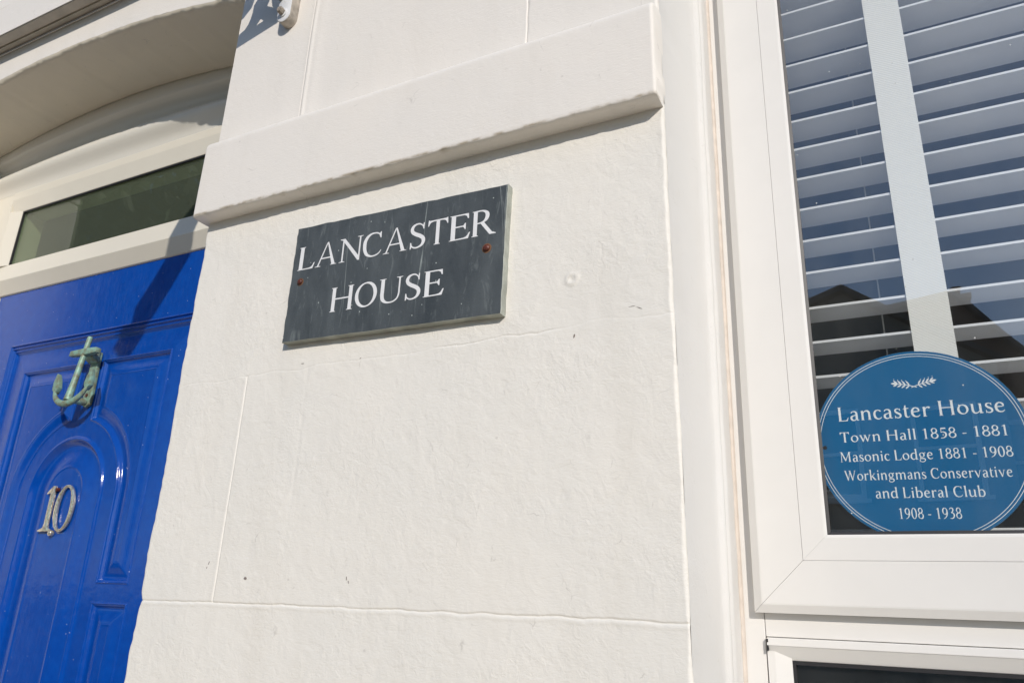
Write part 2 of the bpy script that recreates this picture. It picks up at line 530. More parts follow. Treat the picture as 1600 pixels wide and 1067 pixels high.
def big_tree(x, y, h, w, label, seed):  # unseen trees added to darken the fanlight's reflection
    t = thing('added_broadleaf_tree', label, 'tree', (x, y, 0), 'added trees across the street')
    r = random.Random(seed)
    tr = MB().tube([(x, y, -0.1), (x + 0.1, y, h * 0.2), (x - 0.1, y + 0.1, h * 0.45), (x + 0.2, y, h * 0.75)], [0.45, 0.36, 0.26, 0.10], 9)
    for k in range(7):
        a = k * 2.4
        z0 = h * (0.28 + 0.06 * k)
        tr.tube([(x, y, z0), (x + math.cos(a) * w * 0.3, y + math.sin(a) * w * 0.3, z0 + h * 0.12), (x + math.cos(a) * w * 0.55, y + math.sin(a) * w * 0.5, z0 + h * 0.2)], [0.16, 0.09, 0.04], 6)
    tr.build('trunk', M['bark'], t, smooth=True)
    R = np.random.RandomState(seed)
    n = 9000
    cl = R.normal(size=(70, 3)); cl /= np.linalg.norm(cl, axis=1)[:, None]; cl *= R.uniform(0.45, 1, (70, 1)) * np.array([w * 0.5, w * 0.42, h * 0.38])
    c = cl[R.randint(0, 70, n)] + R.normal(size=(n, 3)) * 0.62 + np.array([x, y, h * 0.58])
    a = R.normal(size=(n, 3)) * 0.20; b = R.normal(size=(n, 3)) * 0.20
    v = np.stack([c - a, c - b * 0.6, c + a, c + b * 0.6], 1).reshape(-1, 3)
    link_mesh('crown', v.tolist(), np.arange(n * 4).reshape(-1, 4).tolist(), M['leaf'], t)
big_tree(-37.0, -17.5, 25.0, 13.0, 'tallest of three unseen trees added to darken the fanlight glass', 3)
big_tree(-27.0, -16.0, 21.0, 11.0, 'added tree nearest the gabled houses, darkening the fanlight reflection', 4)
big_tree(-48.0, -18.5, 25.0, 13.0, 'added tree farthest down the street, darkening the fanlight reflection', 5)
big_tree(-63.0, -20.0, 27.0, 17.0, 'wide tree added beyond the row to cover sky in the fanlight reflection', 6)
big_tree(-82.0, -22.0, 30.0, 22.0, 'most distant and widest tree, added to cover sky in the fanlight reflection', 8)

# ------------------------------------------------------------------ the painted house wall
S = 0.8
XR0 = -0.2025                       # right arris of the pier at z 1.5
def xr(z): return -0.1990 - 0.0075 * (z - 1.49) / 0.7
wall = thing('house_wall', 'white painted rendered wall pier between the blue door and the window', 'wall', (-0.6, 0.0, 0.0))

Z_LOW, Z_BAND0, Z_BAND1, Z_TOP = 1.4885, 2.106, 2.262, 2.95
def mid_z(x): return 1.8135 + (x + 0.967) * 0.0145
VJ = -0.8625

def gauss(d, w): return np.exp(-(d / w) ** 2)
def relief(X, Z, rough):
    h = 0.0008 * vnoise(X, Z, 0.14, 1) + 0.00026 * vnoise(X, Z, 0.05, 2) * rough + 0.00010 * vnoise(X, Z, 0.016, 3) * rough + 0.00007 * vnoise(X, Z, 0.007, 4) * rough
    # trowel ridges
    r_ = np.abs(vnoise(X + 0.02 * vnoise(X, Z, 0.06, 6), Z, 0.05, 5))
    h += 0.00020 * gauss(r_, 0.05) * rough * (vnoise(X, Z, 0.12, 9) > 0.1)
    return h

def pier_height(X, Z, rough=1.0):
    h = relief(X, Z, rough)
    wob = 0.0015 * vnoise(X, Z * 0, 0.03, 21) + 0.0007 * vnoise(X, Z * 0, 0.008, 22)
    mod = 0.55 + 0.45 * vnoise(X, Z * 0, 0.05, 23)
    d = Z - Z_LOW - 0.0008 * vnoise(X, Z * 0, 0.05, 24) - wob * 0.9
    h -= 0.0013 * gauss(d, 0.0011) * (0.7 + 0.4 * mod)
    h += 0.0003 * gauss(d + 0.004, 0.002)
    # worn middle joint with a flaking lip
    zj = mid_z(X) + 0.006 * np.exp(-((X + 0.30) / 0.05) ** 2) + 0.0035 * vnoise(X, Z * 0, 0.05, 31) + 0.0015 * vnoise(X, Z * 0, 0.012, 32)
    d = Z - zj
    amp = 0.35 + 0.65 * np.clip(vnoise(X, Z * 0, 0.035, 33) + 0.5, 0, 1)
    amp = amp * np.clip(vnoise(X, Z * 0, 0.09, 34) * 1.2 + 0.6, 0.3, 1)
    h -= 0.0012 * gauss(d, 0.0012) * amp
    h += 0.0007 * (1 / (1 + np.exp(np.clip(d / 0.0012, -30, 30))) - 0.5) * np.exp(-np.abs(d) / 0.02) * amp
    # upright scored joint
    inb = ((Z > Z_LOW) & (Z < mid_z(X) + 0.001)).astype(float)
    dv = X - VJ - 0.0012 * vnoise(X * 0, Z, 0.06, 41)
    h -= 0.0009 * gauss(dv, 0.0012) * inb
    h += 0.0001 * gauss(dv + 0.004, 0.002) * inb
    dv2 = X + 0.745 - 0.004 * vnoise(X * 0, Z, 0.09, 42)
    h -= 0.0005 * gauss(dv2, 0.002) * np.clip(vnoise(X * 0, Z, 0.08, 43) + 0.3, 0, 1) * inb
    # old fixing plugged over
    rr = np.hypot(X + 0.330, Z - 1.887)
    h += 0.0016 * gauss(rr - 0.0065, 0.0022) - 0.0006 * gauss(rr, 0.004)
    for (cx, cz, s_) in ((-0.645, 1.503, 0.008), (-0.905, 1.535, 0.006), (-0.34, 1.62, 0.009), (-0.56, 1.70, 0.007), (-0.42, 1.76, 0.006)):
        rr = np.hypot((X - cx) * 1.3, Z - cz)
        h -= 0.0006 * gauss(rr - s_ * (0.6 + 0.5 * vnoise(X, Z, 0.012, 44)), 0.0018)
    return h

def arris(X, Z, xl, r=0.009, rl=0.006):
    """rounding towards the right edge xr(z) and the left edge xl: extra depth"""
    XR = xr(Z) + 0.0012 * vnoise(X * 0, Z, 0.03, 51) * 0.6
    t = np.clip((X - (XR - r)) / r, 0, 1)
    y = r * (1 - np.sqrt(np.clip(1 - t * t, 0, 1)))
    if xl is not None:
        XL = xl
        t = np.clip(((XL + rl) - X) / rl, 0, 1)
        y = y + rl * (1 - np.sqrt(np.clip(1 - t * t, 0, 1)))
    return y

XL = -1.0145
def left_edge(Z): return XL + 0.0020 * vnoise(Z * 0, Z, 0.03, 61) + 0.0012 * vnoise(Z * 0, Z, 0.01, 62) + 0.004 * gauss(Z - Z_LOW, 0.008)
def block(u0, u1, z0f, z1f, zstep=0.0024):
    """u in 0..1 across a block; x edges given as functions of z"""
    pass

def wall_block(x0, x1, z0, z1, mid_top=False, mid_bottom=False):
    right = x1 is None
    left = x0 is None
    xa = XL if left else x0
    xb = XR0 if right else x1
    dense = []
    if left: dense.append((xa, 0.01, 0.0008))
    if right: dense.append((xb, 0.012, 0.0008))
    if abs((x0 or 9) - VJ) < 1e-6 or abs((x1 or 9) - VJ) < 1e-6: dense.append((VJ, 0.009, 0.0006))
    xs = axis(xa, xb, 0.0026, dense)
    t = np.linspace(0, 1, max(8, int((z1 - z0) / 0.0026)))
    dz = [0.0007 * i for i in range(16)]
    L = z1 - z0
    t = np.unique(np.round(np.concatenate([t, np.array(dz) / L, 1 - np.array(dz) / L]), 5))
    X, T = np.meshgrid(xs, t, indexing='ij')
    Za = mid_z(X) if mid_bottom else np.full_like(X, z0)
    Zb = mid_z(X) if mid_top else np.full_like(X, z1)
    Z = Za + (Zb - Za) * T
    u = (X - xa) / (xb - xa)
    XA = left_edge(Z) if left else np.full_like(Z, xa)
    XB = (xr(Z) + 0.0010 * vnoise(X * 0, Z, 0.03, 51)) if right else np.full_like(Z, xb)
    X2 = XA + (XB - XA) * u
    H = pier_height(X2, Z)
    y = -H
    if left or right:
        if right:
            r = 0.0040 + 0.0022 * vnoise(X2 * 0, Z, 0.035, 52) + 0.0010 * vnoise(X2 * 0, Z, 0.009, 53)
            tt = np.clip((X2 - (XB - r)) / r, 0, 1)
            y = y + r * (1 - np.sqrt(np.clip(1 - tt * tt, 0, 1)))
        if left:
            r = 0.006
            tt = np.clip(((XA + r) - X2) / r, 0, 1)
            y = y + r * (1 - np.sqrt(np.clip(1 - tt * tt, 0, 1)))
    return sheet('render_block', X2, y, Z, M['paint'], wall)

wall_block(None, None, 1.02, Z_LOW)
wall_block(None, VJ, Z_LOW, 1.82, mid_top=True)
wall_block(VJ, None, Z_LOW, 1.82, mid_top=True)
wall_block(None, None, 1.82, Z_BAND0 + 0.006, mid_bottom=True)
for (zz0, zz1) in ((0.0, 0.5), (0.5, 1.02)):
    MB().box(XL, xr(zz0), 0.0, 0.1, zz0 + 0.002, zz1 - 0.002).build('render_block', M['paint'], wall, bevel=0.002)

M['chip'] = flat('bare_render_chip', (0.24, 0.205, 0.185), 0.9, bump=0.001, scale=300, var=0.25)
def chip(x, z, w, h, seed, ang=0.0):
    q = random.Random(seed)
    pts = []
    for k in range(11):
        a = 2 * PI * k / 11
        rr = q.uniform(0.55, 1.0)
        u, v = rr * w * math.cos(a), rr * h * math.sin(a)
        pts.append((x + u * math.cos(ang) - v * math.sin(ang), z + u * math.sin(ang) + v * math.cos(ang)))
    hh = float(pier_height(np.array([x]), np.array([z]))[0])
    MB().prism(pts, xzy, -hh - 0.00035, -hh + 0.002).build('paint_chip', M['chip'], wall)
for i, (x, z, w, h, a) in enumerate([(-0.8080, 1.5215, 0.0030, 0.0026, 0), (-0.6352, 1.5240, 0.0007, 0.0034, 0.1), (-0.6318, 1.5200, 0.0006, 0.0028, 0.3), (-0.8814, 1.5410, 0.0008, 0.0032, -0.3), (-0.8838, 1.5350, 0.0006, 0.0022, -0.2), (-0.3262, 1.8107, 0.0012, 0.0028, -0.3),
                                     (-0.7552, 1.8233, 0.0036, 0.0007, -0.1), (-0.6497, 1.8195, 0.0026, 0.0006, 0.4), (-0.2430, 1.8350, 0.0045, 0.0005, -0.5), (-0.2520, 1.8385, 0.0050, 0.0004, 0.05)]):
    chip(x, z, w, h, i, a)
# upper pier: two blocks meeting at a raised bead
XG = -0.832
XLU = -1.027
def upper_block(x0, x1, rnd_l, rnd_r):
    xs = axis(x0, x1, 0.004, [(XG, 0.03, 0.0008), (-0.405, 0.006, 0.0006), (x0, 0.01, 0.001), (XR0, 0.014, 0.001)])
    zs = axis(Z_BAND1 - 0.02, Z_TOP, 0.006)
    X, Z = np.meshgrid(xs, zs, indexing='ij')
    if rnd_r:
        u = (X - x0) / (x1 - x0)
        X = x0 + (xr(Z) - x0) * u
    H = relief(X, Z, 0.35)
    g = X - XG - 0.0006 * vnoise(X * 0, Z, 0.05, 71)
    H += 0.0018 * gauss(g, 0.0050) + 0.0012 * gauss(g - 0.012, 0.014) - 0.0012 * gauss(g + 0.0050, 0.0014)
    H -= 0.0016 * gauss(X + 0.4045 + 0.002 * vnoise(X * 0, Z, 0.02, 72), 0.0010)
    y = -H
    if rnd_r:
        r = 0.005
        t = np.clip((X - (xr(Z) - r)) / r, 0, 1)
        y = y + r * (1 - np.sqrt(np.clip(1 - t * t, 0, 1)))
    return sheet('render_block', X, y, Z, M['paint_smooth'], wall)
upper_block(XLU, XG, True, False)
upper_block(XG, XR0, False, True)

# projecting band course
def band():
    x0, x1, P = -1.020, XR0, 0.0300
    z0, z1 = Z_BAND0, Z_BAND1
    xs = axis(x0, x1, 0.003, [(x0, 0.014, 0.0012), (x1, 0.014, 0.0012)])
    prof = [(0.012, z0 + 0.0), (0.004, z0), (-0.004, z0), (-0.012, z0), (-0.022, z0 + 0.0002), (-0.0275, z0 + 0.0005), (-0.0292, z0 + 0.0012), (-0.0300, z0 + 0.0032)]
    for t in np.linspace(0.008, z1 - z0 - 0.020, 46): prof.append((-0.0300, z0 + t))
    for a in np.linspace(0, PI / 2, 9)[1:]: prof.append((-0.0300 + 0.016 * (1 - math.cos(a)), z1 - 0.020 + 0.016 * math.sin(a)))
    prof += [(-0.008, z1 - 0.003), (0.002, z1 - 0.001)]
    pr = np.array(prof)
    X, K = np.meshgrid(xs, np.arange(len(pr)), indexing='ij')
    Y = pr[K, 0].copy(); Z = pr[K, 1].copy()
    # round the left and right ends towards the wall
    XRr = xr(Z)
    u = (X - x0) / (x1 - x0)
    X2 = x0 + 0.0015 * vnoise(X * 0, Z, 0.03, 81) + (XRr - x0) * u
    H = relief(X2, Z, 0.4)
    chip = 0.0013 * np.clip(vnoise(X2, Z * 0, 0.012, 82), -0.2, 1) + 0.0009 * vnoise(X2, Z * 0, 0.07, 83)
    Z = Z + chip * gauss(pr[K, 1] - z0, 0.004) * (Y < -0.014)
    Y = np.where(Y < -0.005, Y - H, Y)
    for (edge, sgn) in ((x0, 1), (XRr, -1)):
        r = 0.0045
        t = np.clip(1 - (X2 - edge) * sgn / r, 0, 1)
        k = r * (1 - np.sqrt(np.clip(1 - t * t, 0, 1)))
        Y = np.where(Y < 0.0, np.minimum(Y + k, 0.004), Y)
    # close the ends
    Xa, Ya, Za = X2, Y, Z
    Xe0 = np.stack([X2[0]] * 1); 
    X3 = np.concatenate([X2[:1], Xa, X2[-1:]], 0)
    Y3 = np.concatenate([np.full((1, len(pr)), 0.02), Ya, np.full((1, len(pr)), 0.012)], 0)
    Z3 = np.concatenate([Z[:1], Za, Z[-1:]], 0)
    sheet('band_course', X3, Y3, Z3, M['band'], wall)
band()

# body of the pier behind the render (its sides are the two reveals)
MB().box(-1.010, -0.2125, 0.012, 0.42, 0.0, 3.4).build('pier_core', M['paint'], wall)
# render face above the picture up to the eaves
MB().box(-1.02, XR0, 0.0, 0.1, Z_TOP, 3.4).build('render_block', M['paint_smooth'], wall)

# window reveal on the right of the pier
def reveal():
    zs = axis(0.9, 2.9, 0.008)
    pr = [(0.000, 0.0044), (0.000, 0.03), (0.0003, 0.06), (0.0, 0.09), (0.0002, 0.12), (0.0, 0.15), (0.0, 0.166), (0.0012, 0.172), (0.0042, 0.177), (0.0060, 0.182), (0.0058, 0.187), (0.0032, 0.190), (0.0024, 0.193), (0.0036, 0.197), (0.0058, 0.203), (0.0064, 0.210), (0.0040, 0.222), (0.0030, 0.235), (0.0028, 0.250), (0.0028, 0.275)]
    pr = np.array(pr)
    K, Z = np.meshgrid(np.arange(len(pr)), zs, indexing='ij')
    Yv = pr[K, 1]
    xe = xr(Z) + 0.0010 * vnoise(Z * 0, Z, 0.03, 51)
    lean = 0.0058 * (Z - 1.49) / 0.9
    blend = np.clip((Yv - 0.03) / 0.14, 0, 1)
    X = xe * (1 - blend) + (-0.2015 + lean) * blend + pr[K, 0] * 1.0 + 0.0005 * vnoise(Yv, Z, 0.04, 91) + 0.0003 * vnoise(Yv, Z, 0.012, 92)
    X = np.where(K == 0, xe, X)
    sheet('window_reveal', X, Yv, Z, M['paint_reveal_shade'], wall)
    z2 = axis(0.9, 2.9, 0.01)
    path = [(-0.1985 + 0.0058 * (z - 1.49) / 0.9 + 0.0006 * float(vnoise(np.array([0.1]), np.array([z]), 0.05, 93)[0]), 0.2705, z) for z in z2[::3]]
    MB().tube(path, 0.0042, 8).build('sealant_bead', M['sealant'], wall, smooth=True)
reveal()

# arch over the door: wall face, rounded edge and soffit
def arch_z(x):
    X = x / S
    return 1.5 + S * (1.483 - 0.156 * (X + 2.07) ** 2 - 0.02 * np.clip(X + 1.6, 0, 1) ** 2)
XJL, XJR = -2.160, -1.0145
def arch():
    xs = axis(XJL, -1.0, 0.008, [])
    # face above the arch
    T = np.linspace(0, 1, 40)
    xs_f = axis(XJL, XLU, 0.006, [])
    X, Tt = np.meshgrid(xs_f, T, indexing='ij')
    za = arch_z(X) + 0.008 + 0.0012 * vnoise(X, X * 0, 0.02, 101)
    Z = za + (Z_TOP - za) * Tt ** 1.6
    Y = -relief(X, Z, 0.35)
    sheet('arch_face', X, Y, Z, M['paint_smooth'], wall)
    # rolled rough rim + soffit
    pr = [(0.0, 0.008), (0.0012, 0.0045), (0.004, 0.0018), (0.008, 0.0)] + [(y, 0.0) for y in np.linspace(0.012, 0.205, 40)]
    pr = np.array(pr)
    xs2 = axis(XJL, -0.99, 0.005, [])
    X, K = np.meshgrid(xs2, np.arange(len(pr)), indexing='ij')
    wob = 0.0012 * vnoise(X, X * 0, 0.02, 101)
    edge = gauss(pr[K, 0] - 0.006, 0.006)
    rg = edge * (0.0016 * vnoise(X, pr[K, 0], 0.006, 102) + 0.0012 * vnoise(X, pr[K, 0], 0.015, 103))
    Z = arch_z(X) + pr[K, 1] + wob + rg + 0.0009 * vnoise(X, pr[K, 0], 0.06, 104)
    Y = pr[K, 0] + np.where(K == 0, -relief(X, Z, 0.35), 0)
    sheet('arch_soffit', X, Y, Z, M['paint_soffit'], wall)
    # left jamb of the recess and the wall beyond it
    zs = axis(0.0, 2.75, 0.05)
    MB().box(XJL - 0.6, XJL, 0.0, 0.42, 0.0, 2.62).build('door_jamb', M['paint_smooth'], wall, bevel=0.006)
    MB().box(XJL - 0.6, XJL, 0.0, 0.42, 2.622, Z_TOP).build('render_block', M['paint_smooth'], wall, bevel=0.004)
    MB().box(XJL - 0.6, -1.02, 0.0, 0.42, Z_TOP, 3.4).build('render_block', M['paint_smooth'], wall)
arch()

# moulded timber arch between soffit and fanlight frame
Y_DF = 0.200                        # face of the door frame
Z_FT = 1.5 + S * 1.02 * 1.25        # top of the fanlight frame
def arch_mould():
    xs = axis(XJL, -1.0, 0.01)
    # (fraction from arch to frame top, y)
    pr = [(0.00, 0.190), (0.0, 0.178), (0.10, 0.174), (0.24, 0.174), (0.262, 0.177), (0.275, 0.186), (0.30, 0.192), (0.36, 0.1985), (0.43, 0.2015), (0.50, 0.2010), (0.555, 0.1965), (0.585, 0.1890),
          (0.60, 0.1840), (0.625, 0.1800), (0.66, 0.1772), (0.70, 0.1765), (0.745, 0.1785), (0.79, 0.1825), (0.84, 0.1885), (0.89, 0.1940), (0.95, 0.1985), (1.02, 0.2010)]
    pr = np.array(pr)
    X, K = np.meshgrid(xs, np.arange(len(pr)), indexing='ij')
    za = arch_z(X) + 0.003
    zb = np.minimum(Z_FT - 0.001 + X * 0, za - 0.006)
    Z = za + (zb - za) * pr[K, 0]
    Y = pr[K, 1] + 0.0003 * vnoise(X, Z, 0.05, 111)
    sheet('arch_moulding', X, Y, Z, M['trim'], wall)
arch_mould()

# drip hood above the arch
def hood():
    zb = 1.5 + S * 1.585
    x0, x1 = -2.75, -1.13
    pr = [(0.004, zb - 0.002), (-0.0030, zb - 0.0015), (-0.0030, zb + 0.0045), (-0.007, zb + 0.005), (-0.0085, zb + 0.001), (-0.0185, zb + 0.000), (-0.0195, zb + 0.0045), (-0.0225, zb + 0.0045), (-0.0235, zb - 0.001), (-0.043, zb - 0.0015), (-0.0455, zb - 0.001), (-0.0465, zb + 0.002), (-0.0465, zb + 0.09), (-0.03, zb + 0.11), (0.004, zb + 0.13)]
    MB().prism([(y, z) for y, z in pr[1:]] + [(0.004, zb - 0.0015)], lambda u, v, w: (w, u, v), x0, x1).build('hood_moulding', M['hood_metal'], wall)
    MB().prism([(-0.0480, zb + 0.0005), (-0.0467, zb + 0.0005), (-0.0467, zb + 0.092), (-0.031, zb + 0.112), (0.0, zb + 0.134), (0.0, zb + 0.136), (-0.032, zb + 0.1145), (-0.0480, zb + 0.093)], lambda u, v, w: (w, u, v), x0, x1).build('hood_fascia', M['paint_smooth'], wall)
    MB().box(-2.0, x1, -0.0046, -0.0032, zb - 0.004, zb + 0.0012).build('flashing_strip', M['flashing'], wall)
hood()
# the rest of the building over the window
MB().box(-0.2125, 1.6, 0.0, 0.42, 3.0, 3.4).build('window_lintel', M['paint_smooth'], wall)
MB().box(1.30, 1.6, 0.0, 0.42, 0.0, 3.0).build('far_pier', M['paint'], wall)
MB().box(-0.2125, 1.30, 0.02, 0.42, 0.0, 1.09).build('wall_under_window', M['paint'], wall)

# ------------------------------------------------------------------ interiors
def room(name, x0, x1, y0, y1, z0, z1, mat):
    mb = MB()
    mb.add([(x0, y0, z0), (x1, y0, z0), (x1, y1, z0), (x0, y1, z0), (x0, y0, z1), (x1, y0, z1), (x1, y1, z1), (x0, y1, z1)],
           [(0, 1, 2, 3), (4, 7, 6, 5), (0, 3, 7, 4), (1, 5, 6, 2), (2, 6, 7, 3)])
    return structure(mb.build(name, mat, fix=False))
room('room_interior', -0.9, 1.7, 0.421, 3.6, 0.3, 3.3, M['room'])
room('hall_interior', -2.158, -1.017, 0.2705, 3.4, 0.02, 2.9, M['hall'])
MB().box(XJL, XJR, 0.206, 0.27, Z_FT + 0.002, 2.95).build('spandrel_core', M['paint_smooth'], wall)

# ------------------------------------------------------------------ generic framed rectangle
def frame_rect(parent, x0, x1, z0, z1, prof, mat, names=('frame_rail', 'frame_stile'), gap=0.0003, lean=0.0, zref=1.49, bevel=0.0, skip=()):
    """prof: closed list of (u inward from the outer rectangle, y). Four members with mitred ends."""
    cor = [(x0, z0), (x1, z0), (x1, z1), (x0, z1)]
    inn = [(1, 1), (-1, 1), (-1, -1), (1, -1)]
    for i in range(4):
        if i in skip: continue
        a, b = cor[i], cor[(i + 1) % 4]
        ia, ib = inn[i], inn[(i + 1) % 4]
        dx, dz = b[0] - a[0], b[1] - a[1]
        L = math.hypot(dx, dz)
        dx, dz = dx / L, dz / L
        n = len(prof)
        vs = []
        for (c, q, sg) in ((a, ia, 1), (b, ib, -1)):
            for u, y in prof:
                x = c[0] + q[0] * u + dx * sg * gap
                z = c[1] + q[1] * u + dz * sg * gap
                vs.append((x + lean * (z - zref), y, z))
        fs = [tuple(range(n)), tuple(range(2 * n - 1, n - 1, -1))] + [(k, k + n, (k + 1) % n + n, (k + 1) % n) for k in range(n)]
        MB().add(vs, fs).build(names[i % 2], mat, parent, smooth=bool(bevel), bevel=bevel)

# ------------------------------------------------------------------ window
D_F = 1.34
yf = (D_F - 1) * S                      # face of the fixed frame
LEAN = 0.0066
win = thing('sash_window', 'white plastic window frame beside the pier with a blue plaque behind its glass', 'window', (0.5, yf, 1.09))
def rx(r, d=D_F): return r * S * d
def rz(r, d=D_F): return 1.5 + r * S * d
ZTOPW = 2.98
XRW = 1.28
xo = rx(-0.1880)
# fixed outer frame: left stile, transom, bottom rail
MB().prism([(xo, yf), (rx(-0.1583), yf), (rx(-0.1583), yf + 0.06), (xo, yf + 0.06)], lambda u, v, w: (u + LEAN * (w - 1.49), v, w), 1.10, ZTOPW).build('frame_stile', M['upvc'], win, bevel=0.0012)
MB().prism([(XRW - 0.045, yf), (XRW, yf), (XRW, yf + 0.06), (XRW - 0.045, yf + 0.06)], lambda u, v, w: (u, v, w), 1.10, ZTOPW).build('frame_stile', M['upvc_cream'], win, bevel=0.0012)
xm = rx(-0.1583) + 0.0005
zt0, zt1 = rz(-0.0258), rz(0.018)
MB().box(xm, XRW - 0.046, yf + 0.0006, yf + 0.06, zt0, zt1).build('transom', M['upvc'], win, bevel=0.0010)
MB().box(xm, XRW - 0.046, yf, yf + 0.06, ZTOPW - 0.05, ZTOPW).build('frame_rail', M['upvc'], win, bevel=0.001)
MB().box(xm, XRW - 0.046, yf, yf + 0.06, 1.10, 1.15).build('frame_rail', M['upvc'], win, bevel=0.001)
# upper sash
us = bpy.data.objects.new('upper_sash', None)
d_s = D_F - 0.0235
ys = (d_s - 1) * S
C.objects.link(us)
sx0, sz0 = rx(-0.1690, D_F - 0.0165), rz(0.0010, D_F - 0.0165)
face_u = rx(-0.1592, d_s) - sx0
seam_u = rx(-0.1090, d_s) - sx0
gl_u = rx(-0.0788, d_s + 0.003) - sx0
prof_s = [(0.0, yf - 0.0006), (0.0, yf - 0.004), (face_u * 0.92, ys + 0.0004), (face_u, ys), (seam_u, ys), (seam_u, ys + 0.010), (0.002, yf - 0.0006)]
us.parent = win
us.matrix_parent_inverse = Matrix.Translation(win.location).inverted()
frame_rect(us, sx0, XRW - 0.02, sz0, ZTOPW - 0.02, [(0.0, yf - 0.0006), (0.0, yf - 0.0130), (face_u - 0.0012, ys + 0.0003), (face_u + 0.0008, ys), (seam_u, ys), (seam_u, yf - 0.0006)], M['upvc'], ('sash_rail', 'sash_stile'), lean=LEAN, gap=0.00025)
# glazing bead, its own piece inside the sash
gb0 = seam_u + 0.0004
frame_rect(us, sx0, XRW - 0.02, sz0, ZTOPW - 0.02, [(gb0, ys + 0.0004), (gl_u - 0.004, ys + 0.0007), (gl_u - 0.0015, ys + 0.0012), (gl_u, ys + 0.0024), (gl_u, ys + 0.02), (gb0, ys + 0.02)], M['upvc'], ('glazing_bead', 'glazing_bead'), lean=LEAN, gap=0.0001)
frame_rect(us, sx0, XRW - 0.02, sz0, ZTOPW - 0.02, [(gl_u + 0.0001, ys + 0.0030), (gl_u + 0.0042, ys + 0.0042), (gl_u + 0.0042, ys + 0.0060), (gl_u + 0.0001, ys + 0.0060)], M['gasket'], ('gasket', 'gasket'), lean=LEAN, gap=-0.0)
yg = ys + 0.0064
gx0, gz0 = sx0 + gl_u + 0.0002, sz0 + gl_u + 0.0002
MB().prism([(gx0 + LEAN * (gz0 - 1.49), gz0), (XRW - 0.09, gz0), (XRW - 0.09, ZTOPW - 0.09), (gx0 + LEAN * (ZTOPW - 1.58), ZTOPW - 0.09)], xzy, yg, yg + 0.004).build('glass_pane', M['glass'], us)
# lower sash
ls = bpy.data.objects.new('lower_sash', None)
C.objects.link(ls)
ls.parent = win
ls.matrix_parent_inverse = Matrix.Translation(win.location).inverted()
lz1 = rz(-0.0268)
lcre = rz(-0.0350)
lgl = rz(-0.0512)
P2 = lambda u, v, w: (w, u, v)
MB().prism([(yf - 0.004, lz1 + 0.0004), (yf - 0.0075, lz1 - 0.0002), (yf - 0.0080, lcre), (yf - 0.0065, lcre - 0.001), (yf + 0.006, lgl), (yf + 0.03, lgl), (yf + 0.03, lz1 + 0.0004)], P2, xm + 0.0014, XRW - 0.05).build('sash_rail', M['upvc'], ls, bevel=0.0006)
MB().prism([(xm + 0.0014, lz1 - 0.0012), (xm + 0.0034, lz1 - 0.0012), (xm + 0.0034, rz(-0.0413)), (xm + 0.0014, rz(-0.0413))], xzy, yf - 0.0078, yf - 0.0040).build('slot_shadow_gap', M['dark_hole'], ls)
lxg = rx(-0.1307)
MB().prism([(xm + 0.0006, yf + 0.02), (xm + 0.0006, yf - 0.002), (rx(-0.149), yf - 0.002), (lxg, yf + 0.004), (lxg, yf + 0.02)], lambda u, v, w: (u, v, w), 1.15, rz(-0.0415)).build('sash_stile', M['upvc'], ls)
MB().prism([(yf + 0.005, lgl - 0.0001), (yf + 0.005, lgl - 0.0045), (yf + 0.012, lgl - 0.0045), (yf + 0.012, lgl - 0.0001)], P2, lxg, XRW - 0.05).build('gasket', M['gasket'], ls)
MB().box(lxg + 0.0001, lxg + 0.004, yf + 0.005, yf + 0.012, 1.15, lgl - 0.0046).build('gasket', M['gasket'], ls)
MB().box(lxg - 0.004, XRW - 0.05, yf + 0.0125, yf + 0.0165, 1.15, lgl + 0.004).build('glass_pane', M['glass'], ls)

# ------------------------------------------------------------------ venetian blind
D_B = 1.44
yb = (D_B - 1) * S
sw = 0.0625 / 1.17 * D_B * S
blind = thing('venetian_blind', 'white venetian blind with wide woven tape inside the window', 'blind', (0.5, yb, 1.6))
zr = [0.9165 + 0.048 * 1, 0.9165, 0.8683, 0.8205, 0.7721, 0.7250, 0.6745, 0.6275, 0.5790, 0.5305, 0.4820, 0.4345, 0.3835, 0.3355, 0.2885, 0.2400, 0.1915, 0.1440, 0.0960]
bx0 = rx(-0.0700, D_B) - 0.012
bx1 = 1.25
def slat(z, par):
    n = 9
    top, bot = [], []
    for i in range(n):
        t = i / (n - 1)
        cam_ = 0.0022 * (1 - (2 * t - 1) ** 2)
        top.append((yb + t * sw, z + cam_ + 0.0020))
        bot.append((yb + t * sw, z + cam_ - 0.0018))
    pts = bot + top[::-1]
    return pts
first = None
for r in zr:
    z = rz(r, D_B)
    if first is None:
        pts = slat(0.0, blind)
        m_ = MB().prism(pts, lambda u, v, w: (w, u, v), bx0, bx1)
        first = m_.build('slat', M['slat'], blind, smooth=True)
        first.location.z = z
        first.matrix_parent_inverse = Matrix.Translation(blind.location).inverted()
    else:
        o = first.copy()
        C.objects.link(o)
        o.location.z = z
tx0, tx1 = rx(0.0425, D_B), rx(0.0878, D_B)
def tape_sheet(x0, x1, y):
    zs = axis(1.56, 2.9, 0.012)
    xs = np.linspace(x0, x1, 7)
    X, Z = np.meshgrid(xs, zs, indexing='ij')
    Y = y + 0.0006 * vnoise(X, Z, 0.03, 131)
    mb = MB().box(x0, x1, y - 0.0006, y + 0.0002, 1.56, 2.9)
    return mb.build('ladder_tape', M['tape'], blind)
tape_sheet(tx0, tx1, yb - 0.0016)
tape_sheet(tx0 + 0.44, tx1 + 0.44, yb - 0.0016)
